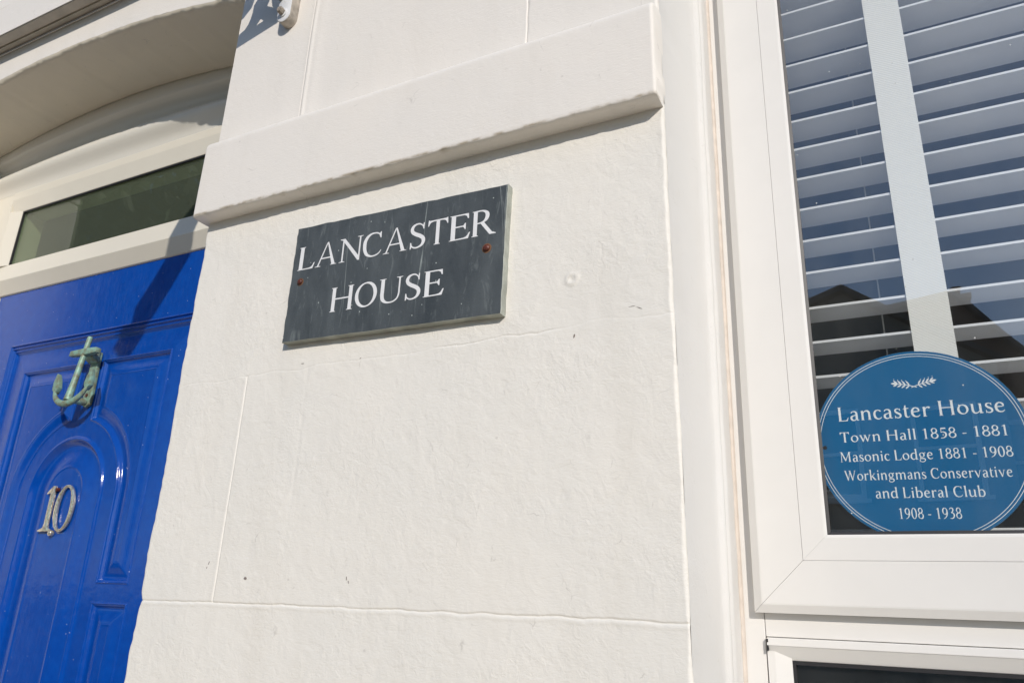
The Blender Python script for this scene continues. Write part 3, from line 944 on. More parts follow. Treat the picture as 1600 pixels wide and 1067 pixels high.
for xc in (rx(0.0132, D_B) , rx(0.0132, D_B) + 0.5):
    MB().tube([(xc * 1.03, yb + sw * 0.9 + 0.012, 1.56), (xc * 1.03, yb + sw * 0.9 + 0.012, 2.9)], 0.0011, 6).build('lift_cord', M['cord'], blind)
MB().box(bx0, bx1, yb, yb + sw, 2.9, 2.95).build('head_rail', M['slat'], blind, bevel=0.002)
MB().box(bx0, bx1, yb, yb + sw, 1.555, 1.575).build('bottom_rail', M['slat'], blind, bevel=0.002)

# ------------------------------------------------------------------ serif lettering, drawn stroke by stroke
def arc(cx, cy, rx_, ry_, a0, a1, T=85, t=30, st=12, n=22):
    out = []
    for i in range(n + 1):
        a = math.radians(a0 + (a1 - a0) * i / n)
        w = t + (T - t) * abs(math.cos(a - math.radians(st))) ** 1.5
        out.append((cx + rx_ * math.cos(a), cy + ry_ * math.sin(a), w))
    return ('s', out)
def ln(*p): return ('s', list(p))
def poly(*p): return ('p', list(p))
def sf(x, y, l=70, r=70, up=True, h=20, br=26):
    """bracketed serif at a stem end; up=True: foot serif (stem rises from it)"""
    k = 1 if up else -1
    return poly((x - l, y), (x + r, y), (x + r, y + k * h * 0.7), (x + 46, y + k * (h + 4)), (x + 34, y + k * (h + br)), (x - 34, y + k * (h + br)), (x - 46, y + k * (h + 4)), (x - l, y + k * h * 0.7))
def crv(pts, n=7):
    """catmull-rom through (x, y, w)"""
    P = [pts[0]] + list(pts) + [pts[-1]]
    out = []
    for i in range(1, len(P) - 2):
        for k in range(n):
            t = k / n
            q = []
            for c in range(3):
                a, b, c_, d = P[i - 1][c], P[i][c], P[i + 1][c], P[i + 2][c]
                q.append(0.5 * ((2 * b) + (-a + c_) * t + (2 * a - 5 * b + 4 * c_ - d) * t * t + (-a + 3 * b - 3 * c_ + d) * t ** 3))
            out.append(tuple(q))
    out.append(pts[-1])
    return ('s', out)
W_, w_t = 86, 30
G = {}
G['L'] = (560, [ln((135, 0, W_), (135, 700, W_)), sf(135, 700, 80, 80, False), poly((55, 0), (470, 0), (520, 175), (494, 175), (462, 95), (425, 52), (370, 34), (178, 30), (55, 16))])
G['A'] = (740, [poly((350, 712), (385, 712), (640, 20), (540, 20)) , ln((352, 690, 26), (108, 12, 34)), ln((185, 235, 32), (540, 235, 32)), sf(110, 0, 88, 92, True, 18, 8), sf(598, 0, 96, 92, True, 18, 10)])
G['N'] = (800, [ln((150, 10, 36), (150, 690, 36)), sf(150, 0, 95, 85, True, 18, 10), poly((40, 700), (190, 700), (672, 105), (672, -12), (640, -12), (122, 655), (40, 684)), ln((672, -12, 36), (672, 690, 36)), sf(672, 700, 90, 88, False, 18, 10)])
G['C'] = (700, [crv([(598, 560, 14), (560, 625, 24), (490, 672, 34), (395, 688, 34), (290, 672, 48), (190, 600, 74), (130, 480, 86), (122, 350, 88), (140, 220, 84), (200, 100, 72), (300, 32, 48), (410, 14, 34), (520, 40, 34), (590, 90, 26), (636, 160, 12)]), poly((585, 700), (608, 700), (612, 520), (590, 520), (556, 590), (545, 640))])
G['S'] = (520, [crv([(404, 560, 14), (370, 630, 26), (300, 680, 34), (215, 684, 40), (130, 640, 62), (92, 555, 76), (120, 465, 82), (210, 395, 88), (320, 335, 90), (405, 260, 86), (424, 165, 78), (385, 75, 60), (300, 22, 40), (205, 12, 34), (120, 55, 28), (72, 150, 14)]), poly((404, 700), (424, 700), (424, 520), (402, 520), (380, 590)), poly((62, -10), (84, -10), (110, 60), (92, 170), (62, 180))])
G['T'] = (660, [ln((325, 0, W_), (325, 690, W_)), sf(325, 0, 88, 88, True), poly((40, 545), (62, 545), (90, 610), (130, 648), (200, 664), (450, 664), (520, 648), (560, 610), (588, 545), (610, 545), (600, 715), (580, 715), (560, 700), (90, 700), (70, 715), (50, 715))])
G['E'] = (560, [ln((135, 0, W_), (135, 700, W_)), poly((55, 700), (470, 700), (478, 560), (454, 560), (430, 630), (380, 664), (178, 668), (55, 684)), poly((55, 0), (480, 0), (520, 165), (494, 165), (462, 92), (425, 52), (370, 34), (178, 30), (55, 16)), poly((178, 376), (360, 376), (398, 440), (416, 440), (416, 270), (398, 270), (360, 342), (178, 342))])
G['R'] = (660, [ln((135, 0, W_), (135, 700, W_)), sf(135, 0, 80, 80), poly((55, 700), (178, 700), (178, 668), (55, 684)), crv([(150, 684, 32), (270, 686, 32), (360, 660, 50), (420, 600, 78), (432, 520, 84), (405, 435, 74), (340, 375, 46), (250, 350, 30), (178, 348, 28)]), poly((255, 352), (345, 372), (560, 60), (640, 24), (660, 10), (655, -4), (500, 0))])
G['H'] = (800, [ln((150, 0, W_), (150, 700, W_)), ln((640, 0, W_), (640, 700, W_)), ln((150, 365, 34), (640, 365, 34))] + [sf(x, y, 82, 82, u) for x in (150, 640) for y, u in ((0, True), (700, False))])
G['O'] = (780, [arc(385, 350, 290, 335, 0, 360, 92, 32, 12, 44)])
G['U'] = (760, [crv([(155, 690, 82), (155, 400, 84), (155, 230, 84), (185, 110, 78), (270, 36, 52), (380, 16, 36), (490, 40, 34), (570, 110, 34), (606, 230, 34), (610, 400, 34), (610, 690, 34)]), sf(155, 700, 90, 84, False), sf(610, 700, 86, 84, False, 18, 10)])
G['M'] = (920, [ln((150, 10, 36), (170, 690, 36)), ln((740, 0, W_), (730, 690, W_)), poly((110, 700), (225, 700), (462, 170), (440, 60), (418, 60), (140, 660)), ln((448, 75, 34), (720, 690, 34)), sf(150, 0, 92, 88, True, 18, 10), sf(745, 0, 88, 88), poly((60, 700), (150, 700), (150, 664), (60, 684)), poly((700, 700), (850, 700), (850, 684), (740, 664))])
G['W'] = (1000, [poly((85, 690), (185, 690), (345, 150), (320, -12), (295, -12)), ln((318, 0, 32), (490, 640, 34)), poly((430, 690), (530, 690), (690, 150), (665, -12), (640, -12)), ln((663, 0, 32), (880, 690, 34)), sf(130, 700, 90, 90, False, 18, 6), sf(475, 700, 86, 92, False, 18, 6), sf(880, 700, 80, 80, False, 18, 4)])
T_, t_ = 78, 30
G['a'] = (470, [crv([(95, 375, 40), (135, 430, 34), (215, 452, 36), (300, 425, 58), (332, 350, 76), (334, 220, 78), (334, 90, 76), (352, 34, 46), (400, 20, 26), (440, 40, 14)]), crv([(334, 275, 26), (220, 250, 36), (115, 200, 66), (90, 120, 78), (120, 45, 66), (200, 14, 44), (280, 44, 30), (330, 92, 26)])])
G['n'] = (580, [ln((130, 0, T_), (130, 450, T_)), poly((45, 430), (90, 400), (130, 400), (168, 470), (150, 474)), sf(130, 0, 78, 74), crv([(165, 340, 26), (220, 410, 34), (310, 448, 52), (390, 425, 70), (430, 350, 78), (436, 240, 78), (436, 0, 78)]), sf(436, 0, 74, 82)])
G['c'] = (440, [crv([(370, 375, 56), (320, 430, 42), (240, 446, 38), (150, 410, 58), (95, 320, 76), (88, 215, 82), (120, 100, 78), (205, 28, 54), (295, 24, 38), (365, 62, 26), (398, 100, 14)])])
G['s'] = (390, [crv([(300, 360, 16), (270, 425, 26), (200, 448, 36), (120, 420, 56), (98, 350, 64), (140, 280, 72), (230, 225, 76), (300, 165, 74), (308, 85, 64), (250, 26, 46), (165, 14, 34), (95, 60, 26), (72, 120, 14)]), poly((288, 460), (310, 460), (314, 340), (294, 340)), poly((66, -4), (86, -4), (96, 130), (66, 136))])
G['t'] = (340, [crv([(150, 590, 20), (145, 450, 74), (145, 300, 76), (145, 120, 76), (165, 45, 64), (225, 18, 38), (285, 40, 22), (315, 66, 12)]), poly((30, 418), (150, 460), (300, 460), (300, 424), (30, 410)), poly((108, 440), (182, 440), (182, 600), (164, 600))])
G['e'] = (480, [crv([(92, 255, 40), (250, 262, 34), (388, 278, 34)]), crv([(386, 285, 44), (350, 390, 64), (250, 448, 40), (160, 415, 58), (98, 320, 76), (88, 215, 82), (120, 100, 78), (210, 28, 54), (310, 24, 38), (385, 66, 26), (415, 105, 14)])])
G['r'] = (410, [ln((130, 0, T_), (130, 450, T_)), poly((45, 430), (90, 400), (130, 400), (168, 470), (150, 474)), sf(130, 0, 78, 90), crv([(165, 330, 26), (210, 400, 34), (275, 440, 46), (330, 430, 66), (366, 395, 70)])])
G['o'] = (530, [arc(262, 229, 182, 208, 0, 360, 80, 32, 14, 34)])
G['u'] = (580, [crv([(125, 450, 78), (125, 300, 78), (128, 150, 78), (170, 50, 68), (250, 22, 46), (330, 50, 34), (410, 120, 28)]), ln((440, 0, T_), (440, 450, T_)), poly((45, 460), (164, 460), (164, 430), (110, 420), (45, 444)), poly((360, 460), (479, 460), (479, 430), (420, 420), (360, 444)), poly((440, 0), (540, 12), (540, 30), (479, 60))])
G['w'] = (770, [poly((55, 450), (150, 450), (270, 110), (250, -10), (222, -10)), ln((245, 0, 30), (375, 410, 32)), poly((320, 450), (415, 450), (535, 110), (515, -10), (487, -10)), ln((510, 0, 30), (660, 450, 32)), sf(100, 460, 82, 82, False, 18, 4), sf(360, 460, 70, 84, False, 18, 4), sf(660, 460, 76, 76, False, 18, 4)])
G['v'] = (540, [poly((60, 450), (155, 450), (290, 110), (268, -10), (240, -10)), ln((264, 0, 30), (430, 450, 32)), sf(105, 460, 84, 84, False, 18, 4), sf(432, 460, 78, 78, False, 18, 4)])
G['l'] = (280, [ln((140, 0, T_), (140, 720, T_)), sf(140, 0, 80, 80), poly((45, 700), (179, 740), (179, 700), (110, 670), (45, 682))])
G['i'] = (280, [ln((140, 0, T_), (140, 450, T_)), sf(140, 0, 80, 80), poly((45, 430), (179, 474), (179, 420), (110, 405), (45, 412)), ('s', [(140 + 46 * math.cos(a), 620 + 46 * math.sin(a), 0.1) for a in (0, 1)]), poly(*[(140 + 50 * math.cos(a * PI / 6), 622 + 50 * math.sin(a * PI / 6)) for a in range(12)])])
G['d'] = (580, [ln((430, 0, T_), (430, 720, T_)), poly((335, 700), (469, 740), (469, 700), (400, 670), (335, 682)), poly((430, 0), (535, 12), (535, 30), (469, 60)), crv([(405, 370, 26), (330, 438, 36), (230, 438, 44), (135, 370, 72), (95, 250, 82), (108, 120, 80), (190, 30, 58), (290, 32, 38), (405, 100, 26)])])
G['b'] = (570, [ln((135, 0, T_), (135, 720, T_)), poly((40, 700), (174, 740), (174, 700), (105, 670), (40, 682)), crv([(160, 370, 26), (240, 438, 38), (340, 435, 50), (432, 360, 76), (462, 240, 82), (440, 120, 76), (360, 30, 54), (260, 18, 36), (150, 60, 26)])])
G['g'] = (530, [arc(238, 305, 140, 142, 0, 360, 72, 30, 10, 28), crv([(350, 400, 26), (420, 440, 36), (480, 440, 46)]), crv([(165, 175, 22), (120, 130, 38), (140, 80, 56), (240, 62, 62), (360, 50, 62), (425, -10, 60), (400, -100, 50), (300, -155, 38), (180, -160, 38), (90, -120, 44), (70, -55, 44), (110, 10, 30), (170, 50, 22)])])
G['k'] = (570, [ln((135, 0, T_), (135, 720, T_)), poly((40, 700), (174, 740), (174, 700), (105, 670), (40, 682)), sf(135, 0, 78, 76), ln((174, 205, 30), (420, 430, 32)), poly((210, 240), (290, 300), (500, 40), (560, 16), (560, 0), (410, 0)), sf(410, 460, 80, 90, False, 18, 2)])
G['m'] = (880, [ln((130, 0, T_), (130, 450, T_)), poly((45, 430), (90, 400), (130, 400), (168, 470), (150, 474)), sf(130, 0, 78, 70)] + [p for k in (0, 300) for p in (crv([(165 + k, 340, 26), (220 + k, 410, 34), (310 + k, 448, 52), (385 + k, 425, 70), (424 + k, 350, 78), (430 + k, 240, 78), (430 + k, 0, 78)]), sf(430 + k, 0, 70, 76))])
G['1'] = (500, [ln((255, 0, T_), (255, 670, T_)), sf(255, 0, 115, 115), poly((110, 600), (294, 700), (294, 640), (216, 610), (110, 578))])
G['8'] = (500, [arc(250, 520, 138, 150, 0, 360, 66, 34, -25, 28), arc(250, 185, 172, 170, 0, 360, 76, 34, -25, 30)])
G['5'] = (500, [poly((140, 685), (400, 685), (420, 600), (150, 600)), ln((150, 680, 30), (130, 370, 30)), crv([(128, 375, 26), (210, 410, 40), (310, 390, 62), (390, 300, 82), (392, 190, 82), (330, 80, 64), (220, 20, 40), (90, 10, 34)])])
G['9'] = (500, [arc(245, 470, 155, 198, 0, 360, 78, 32, -15, 30), crv([(400, 480, 78), (398, 330, 80), (350, 190, 66), (250, 70, 44), (100, -4, 26)])])
G['0'] = (500, [arc(250, 340, 165, 332, 0, 360, 80, 32, 8, 34)])
G['3'] = (500, [crv([(95, 560, 22), (140, 640, 36), (230, 670, 46), (330, 630, 68), (350, 540, 74), (290, 430, 54), (190, 375, 34)]), crv([(190, 375, 34), (310, 355, 54), (392, 270, 80), (396, 165, 82), (320, 60, 62), (200, 10, 40), (80, 30, 26)])])
G['-'] = (340, [poly((60, 225), (280, 225), (280, 280), (60, 280))])
G[' '] = (250, [])

BOLD = 1.0
def ribbon(pts):
    n = len(pts)
    L, R = [], []
    closed = n > 4 and math.hypot(pts[0][0] - pts[-1][0], pts[0][1] - pts[-1][1]) < 1
    for i in range(n):
        if closed:
            a = pts[(i - 1) % (n - 1)]
            b = pts[(i + 1) % (n - 1)] if i < n - 1 else pts[1]
            if i == 0: a = pts[n - 2]
        else:
            a, b = pts[max(i - 1, 0)], pts[min(i + 1, n - 1)]
        dx, dy = b[0] - a[0], b[1] - a[1]
        l = math.hypot(dx, dy) or 1
        nx, ny = -dy / l, dx / l
        w = pts[i][2] / 2 * BOLD
        L.append((pts[i][0] + nx * w, pts[i][1] + ny * w))
        R.append((pts[i][0] - nx * w, pts[i][1] - ny * w))
    return L, R

def glyph_geo(ch, mb, fx, fy, y_front, step, depth):
    """fx, fy map glyph units to world; each stroke is a thin slab, each slab a hair prouder"""
    for k, (kind, pts) in enumerate(G[ch][1]):
        yy = y_front - k * step
        if kind == 'p':
            mb.prism([(fx(x, y), fy(x, y)) for x, y in pts], xzy, yy, yy + depth)
        else:
            if max(p[2] for p in pts) < 1: continue
            L, R = ribbon(pts)
            n = len(L)
            vs = [(fx(*p), yy, fy(*p)) for p in L] + [(fx(*p), yy, fy(*p)) for p in R] + [(fx(*p), yy + depth, fy(*p)) for p in L] + [(fx(*p), yy + depth, fy(*p)) for p in R]
            fs = []
            for i in range(n - 1):
                fs.append((i, i + 1, n + i + 1, n + i))
                fs.append((i, 2 * n + i, 2 * n + i + 1, i + 1))
                fs.append((n + i, n + i + 1, 3 * n + i + 1, 3 * n + i))
            fs += [(0, n, 3 * n, 2 * n), (n - 1, 3 * n - 1, 4 * n - 1, 2 * n - 1)]
            mb.add(vs, fs)

def glyph_extent(ch):
    xs = []
    for kind, pts in G[ch][1]:
        if kind == 'p': xs += [p[0] for p in pts]
        elif max(p[2] for p in pts) >= 1:
            L, R = ribbon(pts)
            xs += [p[0] for p in L + R]
    return min(xs), max(xs)

# ------------------------------------------------------------------ slate sign
BOLD = 1.14
sign = thing('slate_house_sign', 'dark slate rectangular sign with white serif letters screwed to the white wall', 'sign', (-0.604, -0.012, 1.95))
quad = [(-0.7895, 1.8554), (-0.4215, 1.8487), (-0.4180, 2.0375), (-0.7885, 2.0450)]
def plate():
    pts = []
    for i in range(4):
        a, b = quad[i], quad[(i + 1) % 4]
        for k in range(26):
            t = k / 26
            x, z = a[0] + (b[0] - a[0]) * t, a[1] + (b[1] - a[1]) * t
            amp = 0.0007 if i in (2, 3) else 0.0004
            if 0 < k: x += random.uniform(-amp, amp); z += random.uniform(-amp, amp)
            pts.append((x, z))
    mb = MB()
    n = len(pts)
    yF, yBk = -0.0132, -0.0002
    ins = []
    cx = sum(p[0] for p in pts) / n; cz = sum(p[1] for p in pts) / n
    for x, z in pts:
        ins.append((x + (0.0010 if x < cx else -0.0010) * (abs(x - cx) > 0.18), z + (0.0010 if z < cz else -0.0010) * (abs(z - cz) > 0.09)))
    vs = [(x, yF, z) for x, z in ins] + [(x, yF + 0.0010, z) for x, z in pts] + [(x, yBk, z) for x, z in pts]
    fs = [tuple(range(n))]
    fm = [0]
    for r in (0, 1):
        for i in range(n):
            fs.append((r * n + i, (r + 1) * n + i, (r + 1) * n + (i + 1) % n, r * n + (i + 1) % n)); fm.append(1)
    fs.append(tuple(range(3 * n - 1, 2 * n - 1, -1))); fm.append(1)
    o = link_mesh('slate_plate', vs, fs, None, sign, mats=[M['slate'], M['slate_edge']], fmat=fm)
    bm = bmesh.new(); bm.from_mesh(o.data); bmesh.ops.recalc_face_normals(bm, faces=bm.faces); bm.to_mesh(o.data); bm.free()
plate()
def sign_line(items, base_fn, cap):
    for ch, x0, x1 in items:
        e0, e1 = glyph_extent(ch)
        mb = MB()
        fx = lambda x, y: (x0 + (x - e0) / (e1 - e0) * (x1 - x0)) / 1000
        b = base_fn((x0 + x1) / 2)
        sl = -0.011
        fy = lambda x, y: (1000 + b + y / 700 * cap + sl * (x - e0) / (e1 - e0) * (x1 - x0)) / 1000 + 0.5
        glyph_geo(ch, mb, fx, fy, -0.01355, 0.00001, 0.0002)
        mb.build('letter', M['letter_white'], sign)
sign_line([('L', -777.9, -745.2), ('A', -743.8, -702.9), ('N', -699.2, -656.6), ('C', -655.5, -621.8), ('A', -618.2, -577.6), ('S', -572.5, -546.7), ('T', -543.2, -510.2), ('E', -507, -474), ('R', -471.4, -433.9)],
          lambda x: 470.6 + (x + 778) * -0.0122, 38.6)
sign_line([('H', -704.5, -664.0), ('O', -660.3, -621.8), ('U', -618, -578.4), ('S', -573.3, -547.9), ('E', -543, -510.3)],
          lambda x: 391.8 + (x + 704) * -0.0110, 38.0)
def dome_screw(cx, cz, y, r, par):
    MB().lathe(cx, cz, [(r * 1.35, y + 0.0002), (r * 1.30, y - 0.0001)], xzy, 20).build('rust_ring', M['rust_stain'], par)
    MB().lathe(cx, cz, [(r, y), (r, y - 0.0008), (r * 0.86, y - 0.0022), (r * 0.55, y - 0.0031), (r * 0.2, y - 0.0034)], xzy, 20).build('screw', M['rust'], par, smooth=True)
dome_screw(-0.7690, 1.9505, -0.0134, 0.0047, sign)
dome_screw(-0.4470, 1.9460, -0.0134, 0.0053, sign)

# ------------------------------------------------------------------ round blue plaque
yp = yg + 0.0075
D_P = 1 + yp / S
pcx, pcz, pr_ = rx(0.0330, D_P), rz(0.1955, D_P), 0.1150 * D_P * S
plaque = thing('blue_plaque', 'round blue history plaque with white lettering behind the window glass', 'plaque', (pcx, yp, pcz - pr_))
MB().lathe(pcx, pcz, [(pr_, yp + 0.003), (pr_, yp + 0.0004), (pr_ - 0.0004, yp)], xzy, 96).build('plaque_disc', M['plaque_blue'], plaque)
def ring(r, w, name='ring_line'):
    vs, fs = [], []
    n = 120
    for k in range(n):
        a = 2 * PI * k / n
        for rr in (r - w / 2, r + w / 2):
            for y in (yp - 0.00025, yp + 0.0001):
                vs.append((pcx + rr * math.cos(a), y, pcz + rr * math.sin(a)))
    for k in range(n):
        a, b = k * 4, ((k + 1) % n) * 4
        fs += [(a, a + 2, b + 2, b), (a, b, b + 1, a + 1), (a + 2, a + 3, b + 3, b + 2)]
    MB().add(vs, fs).build(name, M['plaque_white'], plaque)
ring((0.1150 - 0.0036) * D_P * S, 0.00075)
ring((0.1150 - 0.0066) * D_P * S, 0.00075)
BOLD = 1.22
def text_line(txt, x0, z0, x1, z1, cap, split=None, slim=1.0):
    """baseline from ratio (x0,z0) to (x1,z1); cap height ratio; fitted to width"""
    k = S * D_P
    pos, x = [], 0
    for ch in txt:
        pos.append(x)
        x += G[ch][0]
    e0 = glyph_extent(txt[0])[0]
    tot = pos[-1] + glyph_extent(txt[-1])[1] - e0
    sx = (x1 - x0) * k / tot
    mb = MB()
    cp = cap * k / 700
    for ch, px in zip(txt, pos):
        if ch == ' ': continue
        fx = lambda gx, gy: x0 * k + (px + gx - e0) * sx
        fy = lambda gx, gy: 1.5 + z0 * k + (z1 - z0) * k * (px + gx - e0) / tot + gy * cp
        glyph_geo(ch, mb, fx, fy, yp - 0.00025, 0.00001, 0.0002)
    mb.build('text_line', M['plaque_white'], plaque)
text_line('Lancaster House', -0.0515, 0.2288, 0.1249, 0.2272, 0.0178)
text_line('Town Hall 1858 - 1881', -0.0520, 0.2022, 0.1232, 0.2001, 0.0126)
text_line('Masonic Lodge 1881 - 1908', -0.0545, 0.1782, 0.1250, 0.1760, 0.0122)
text_line('Workingmans Conservative', -0.0520, 0.1554, 0.1208, 0.1534, 0.0120)
text_line('and Liberal Club', -0.0201, 0.1335, 0.0917, 0.1322, 0.0122)
text_line('1908 - 1938', 0.0023, 0.1093, 0.0654, 0.1084, 0.0125)
BOLD = 1.0
def wreath():
    k = S * D_P
    mb = MB()
    lay = [0]
    def leaf(cx, cz, ang, L, w):
        pts = []
        for i in range(7):
            t = i / 6
            pts.append((t * L, w * math.sin(PI * t) ** 0.8))
        for i in range(5, 0, -1):
            t = i / 6
            pts.append((t * L, -w * math.sin(PI * t) ** 0.8))
        ca, sa = math.cos(ang), math.sin(ang)
        lay[0] += 1
        yy = yp - 0.00025 - 0.000006 * lay[0]
        mb.prism([((cx + (x * ca - y * sa)) * k, 1.5 + (cz + (x * sa + y * ca)) * k) for x, y in pts], xzy, yy, yy + 0.0002)
    def twig(pts, w):
        lay[0] += 1
        yy = yp - 0.00025 - 0.000006 * lay[0]
        L, R = ribbon([(x, y, w) for x, y in pts])
        n = len(L)
        q = L + R[::-1]
        mb.prism([(x * k, 1.5 + z * k) for x, z in q], xzy, yy, yy + 0.0002)
    c = 0.0366
    for sg in (-1, 1):
        zc = 0.2662
        twig([(c - sg * 0.0030, zc - 0.0016), (c + sg * 0.004, zc + 0.0010), (c + sg * 0.010, zc + 0.0028), (c + sg * 0.017, zc + 0.0042)], 0.0009)
        for i in range(4):
            t = i / 3
            bx = c + sg * (0.0045 + 0.0125 * t)
            bz = zc + 0.0014 + 0.0028 * t
            up = math.radians(60 - 14 * t)
            dn = math.radians(-40 + 14 * t)
            for a, L in ((up, 0.0068), (dn, 0.0062)):
                leaf(bx, bz, a if sg > 0 else PI - a, L, 0.00088)
            for a, L in ((math.radians(68), 0.0066), ):
                leaf(bx + sg * 0.0035, bz + 0.0056, a if sg > 0 else PI - a, 0.0011, 0.0005)
        leaf(c + sg * 0.0170, zc + 0.0044, math.radians(8) if sg > 0 else PI - math.radians(8), 0.0078, 0.0014)
    mb.build('laurel_sprigs', M['plaque_white'], plaque)
wreath()
MB().lathe(rx(-0.0706, D_P), rz(0.1969, D_P), [(0.0027, yp + 0.0001), (0.0027, yp - 0.0002)], xzy, 20).build('screw_hole', M['dark_hole'], plaque)

# ------------------------------------------------------------------ door frame with fanlight
Y_DR = 0.28 * S                       # front of the door leaf, 0.224
DX0, DX1 = -2.040, -1.140
frame = thing('door_frame', 'cream white door frame with a low fanlight under the arch', 'door frame', (-1.59, Y_DF, 0.0))
zc_t = rz(0.75, 1.25)                 # nose of the transom
z_tb = rz(0.7025, 1.272)              # underside, against the door
z_gb = rz(0.791, 1.262)               # bottom of the fanlight glass
z_gt = rz(0.950, 1.262)
z_cr = rz(0.996, 1.25)
yk = (1.262 - 1) * S
gxl, gxr = rx(-2.002, 1.262), -1.150
xin = lambda u, v, w: (w, u, v)
# transom
MB().prism([(Y_DF, zc_t), (Y_DF + 0.0005, zc_t + 0.0015), (yk - 0.001, z_gb - 0.002), (yk, z_gb), (0.27, z_gb), (0.27, z_tb), (Y_DR - 0.002, z_tb), (Y_DR - 0.005, z_tb + 0.0015), (Y_DF + 0.0005, zc_t - 0.0015)], xin, gxl - 0.045, XJR).build('transom', M['upvc_cream'], frame, bevel=0.0008)
# fanlight head
MB().prism([(Y_DF + 0.002, Z_FT), (Y_DF, Z_FT - 0.002), (Y_DF, z_cr + 0.0015), (Y_DF + 0.0005, z_cr - 0.0010), (yk - 0.001, z_gt + 0.003), (yk, z_gt), (0.27, z_gt), (0.27, Z_FT)], xin, gxl - 0.045, XJR).build('frame_head', M['upvc_cream'], frame, bevel=0.0008)
# jamb stiles
bev = 0.030
MB().prism([(XJL + 0.001, Y_DF), (gxl - 0.040, Y_DF), (gxl - 0.002, yk - 0.001), (gxl, yk), (gxl, 0.27), (XJL + 0.001, 0.27)], lambda u, v, w: (u, v, w), z_gb - 0.0005, z_gt + 0.0005).build('frame_stile', M['upvc_cream'], frame)
MB().prism([(XJL + 0.001, Y_DF + 0.0015), (gxl - 0.0455, Y_DF + 0.0015), (gxl - 0.0455, 0.27), (XJL + 0.001, 0.27)], lambda u, v, w: (u, v, w), z_gt + 0.0006, Z_FT - 0.001).build('frame_stile', M['upvc_cream'], frame)
MB().prism([(XJL + 0.001, Y_DF + 0.0005), (DX0 - 0.045, Y_DF + 0.0005), (DX0 - 0.003, Y_DR - 0.004), (DX0 - 0.003, 0.27), (XJL + 0.001, 0.27)], lambda u, v, w: (u, v, w), 0.12, z_gb - 0.001).build('frame_stile', M['upvc_cream'], frame)
MB().prism([(XJR, Y_DF + 0.0005), (gxr + 0.040, Y_DF + 0.0005), (gxr + 0.012, Y_DR - 0.004), (gxr + 0.012, 0.27), (XJR, 0.27)], lambda u, v, w: (u, v, w), 0.12, z_tb - 0.0005).build('frame_stile', M['upvc_cream'], frame)
MB().prism([(XJR, Y_DF + 0.0005), (gxr + 0.040, Y_DF + 0.0005), (gxr, yk), (gxr, 0.27), (XJR, 0.27)], lambda u, v, w: (u, v, w), z_gb + 0.0005, z_gt - 0.0005).build('frame_stile', M['upvc_cream'], frame)
g = 0.0035
for (a, b, c, d) in ((gxl, gxr, z_gt - g, z_gt - 0.0001), (gxl, gxl + 0.003, z_gb + 0.0001, z_gt - g - 0.0001)):
    MB().box(a + 0.0002, b - 0.0002, yk + 0.001, yk + 0.006, c, d).build('gasket', M['gasket'], frame)
MB().box(gxl + 0.0001, gxr - 0.0001, yk + 0.0065, yk + 0.0105, z_gb + 0.0001, z_gt - 0.0001).build('glass_pane', M['fan_glass'], frame)
MB().box(XJL, XJR, 0.10, 0.40, 0.0, 0.118).build('door_step', M['kerb'], frame, bevel=0.006)

# ------------------------------------------------------------------ door leaf
door = thing('front_door', 'glossy blue moulded front door with an arched raised panel', 'door', (-1.59, Y_DR, 0.12))
CX, CZ = -1.5905, 1.690
def door_height(X, Z):
    """height of the pressed skin above the flat face, metres"""
    H = np.zeros_like(X)
    sm = lambda t: np.clip(t, 0, 1) ** 2 * (3 - 2 * np.clip(t, 0, 1))
    # outer applied moulding frame, distance inside its outline
    d = np.minimum(np.minimum(X - (-1.926), -1.255 - X), np.minimum(2.066 - Z, Z - 0.30))
    H += 0.0055 * gauss(d - 0.004, 0.0024) + 0.0055 * gauss(d - 0.0125, 0.0026) + 0.0030 * gauss(d - 0.021, 0.0016)
    H += -0.0040 * sm((d - 0.022) / 0.006) * (1 - sm((d - 0.030) / 0.050)) 
    H += 0.0010 * gauss(d - 0.026, 0.002)
    def raised(sd, bead=0.0030, dip=0.0060, ramp=0.036):
        h = bead * 0.9 * gauss(sd + 0.001, 0.0013)
        h += -dip * sm((sd - 0.0015) / 0.006) * (1 - sm((sd - 0.009) / (ramp - 0.011)))
        h += 0.0008 * gauss(sd - ramp, 0.0012)
        return h
    rad = np.hypot(X - CX, np.maximum(Z - CZ, 0))       # stadium distance
    AX = np.abs(X - CX)
    # upper side panels
    s1 = np.minimum(np.minimum(AX - 0.0375, 0.253 - AX), np.minimum(1.985 - Z, Z - 1.5145))
    s1 = np.minimum(s1, rad - 0.1655)
    H += raised(s1)
    # lower side panels
    s2 = np.minimum(np.minimum(AX - 0.1655, 0.262 - AX), np.minimum(1.474 - Z, Z - 0.62))
    H += raised(s2)
    # arched panel
    s3 = np.minimum(0.1235 - rad, Z - 0.62)
    h = 0.0055 * gauss(s3 - 0.004, 0.0042) - 0.0075 * sm((s3 - 0.007) / 0.012) * (1 - sm((s3 - 0.022) / 0.042)) + 0.0014 * gauss(s3 - 0.0645, 0.002)
    H += h
    return H
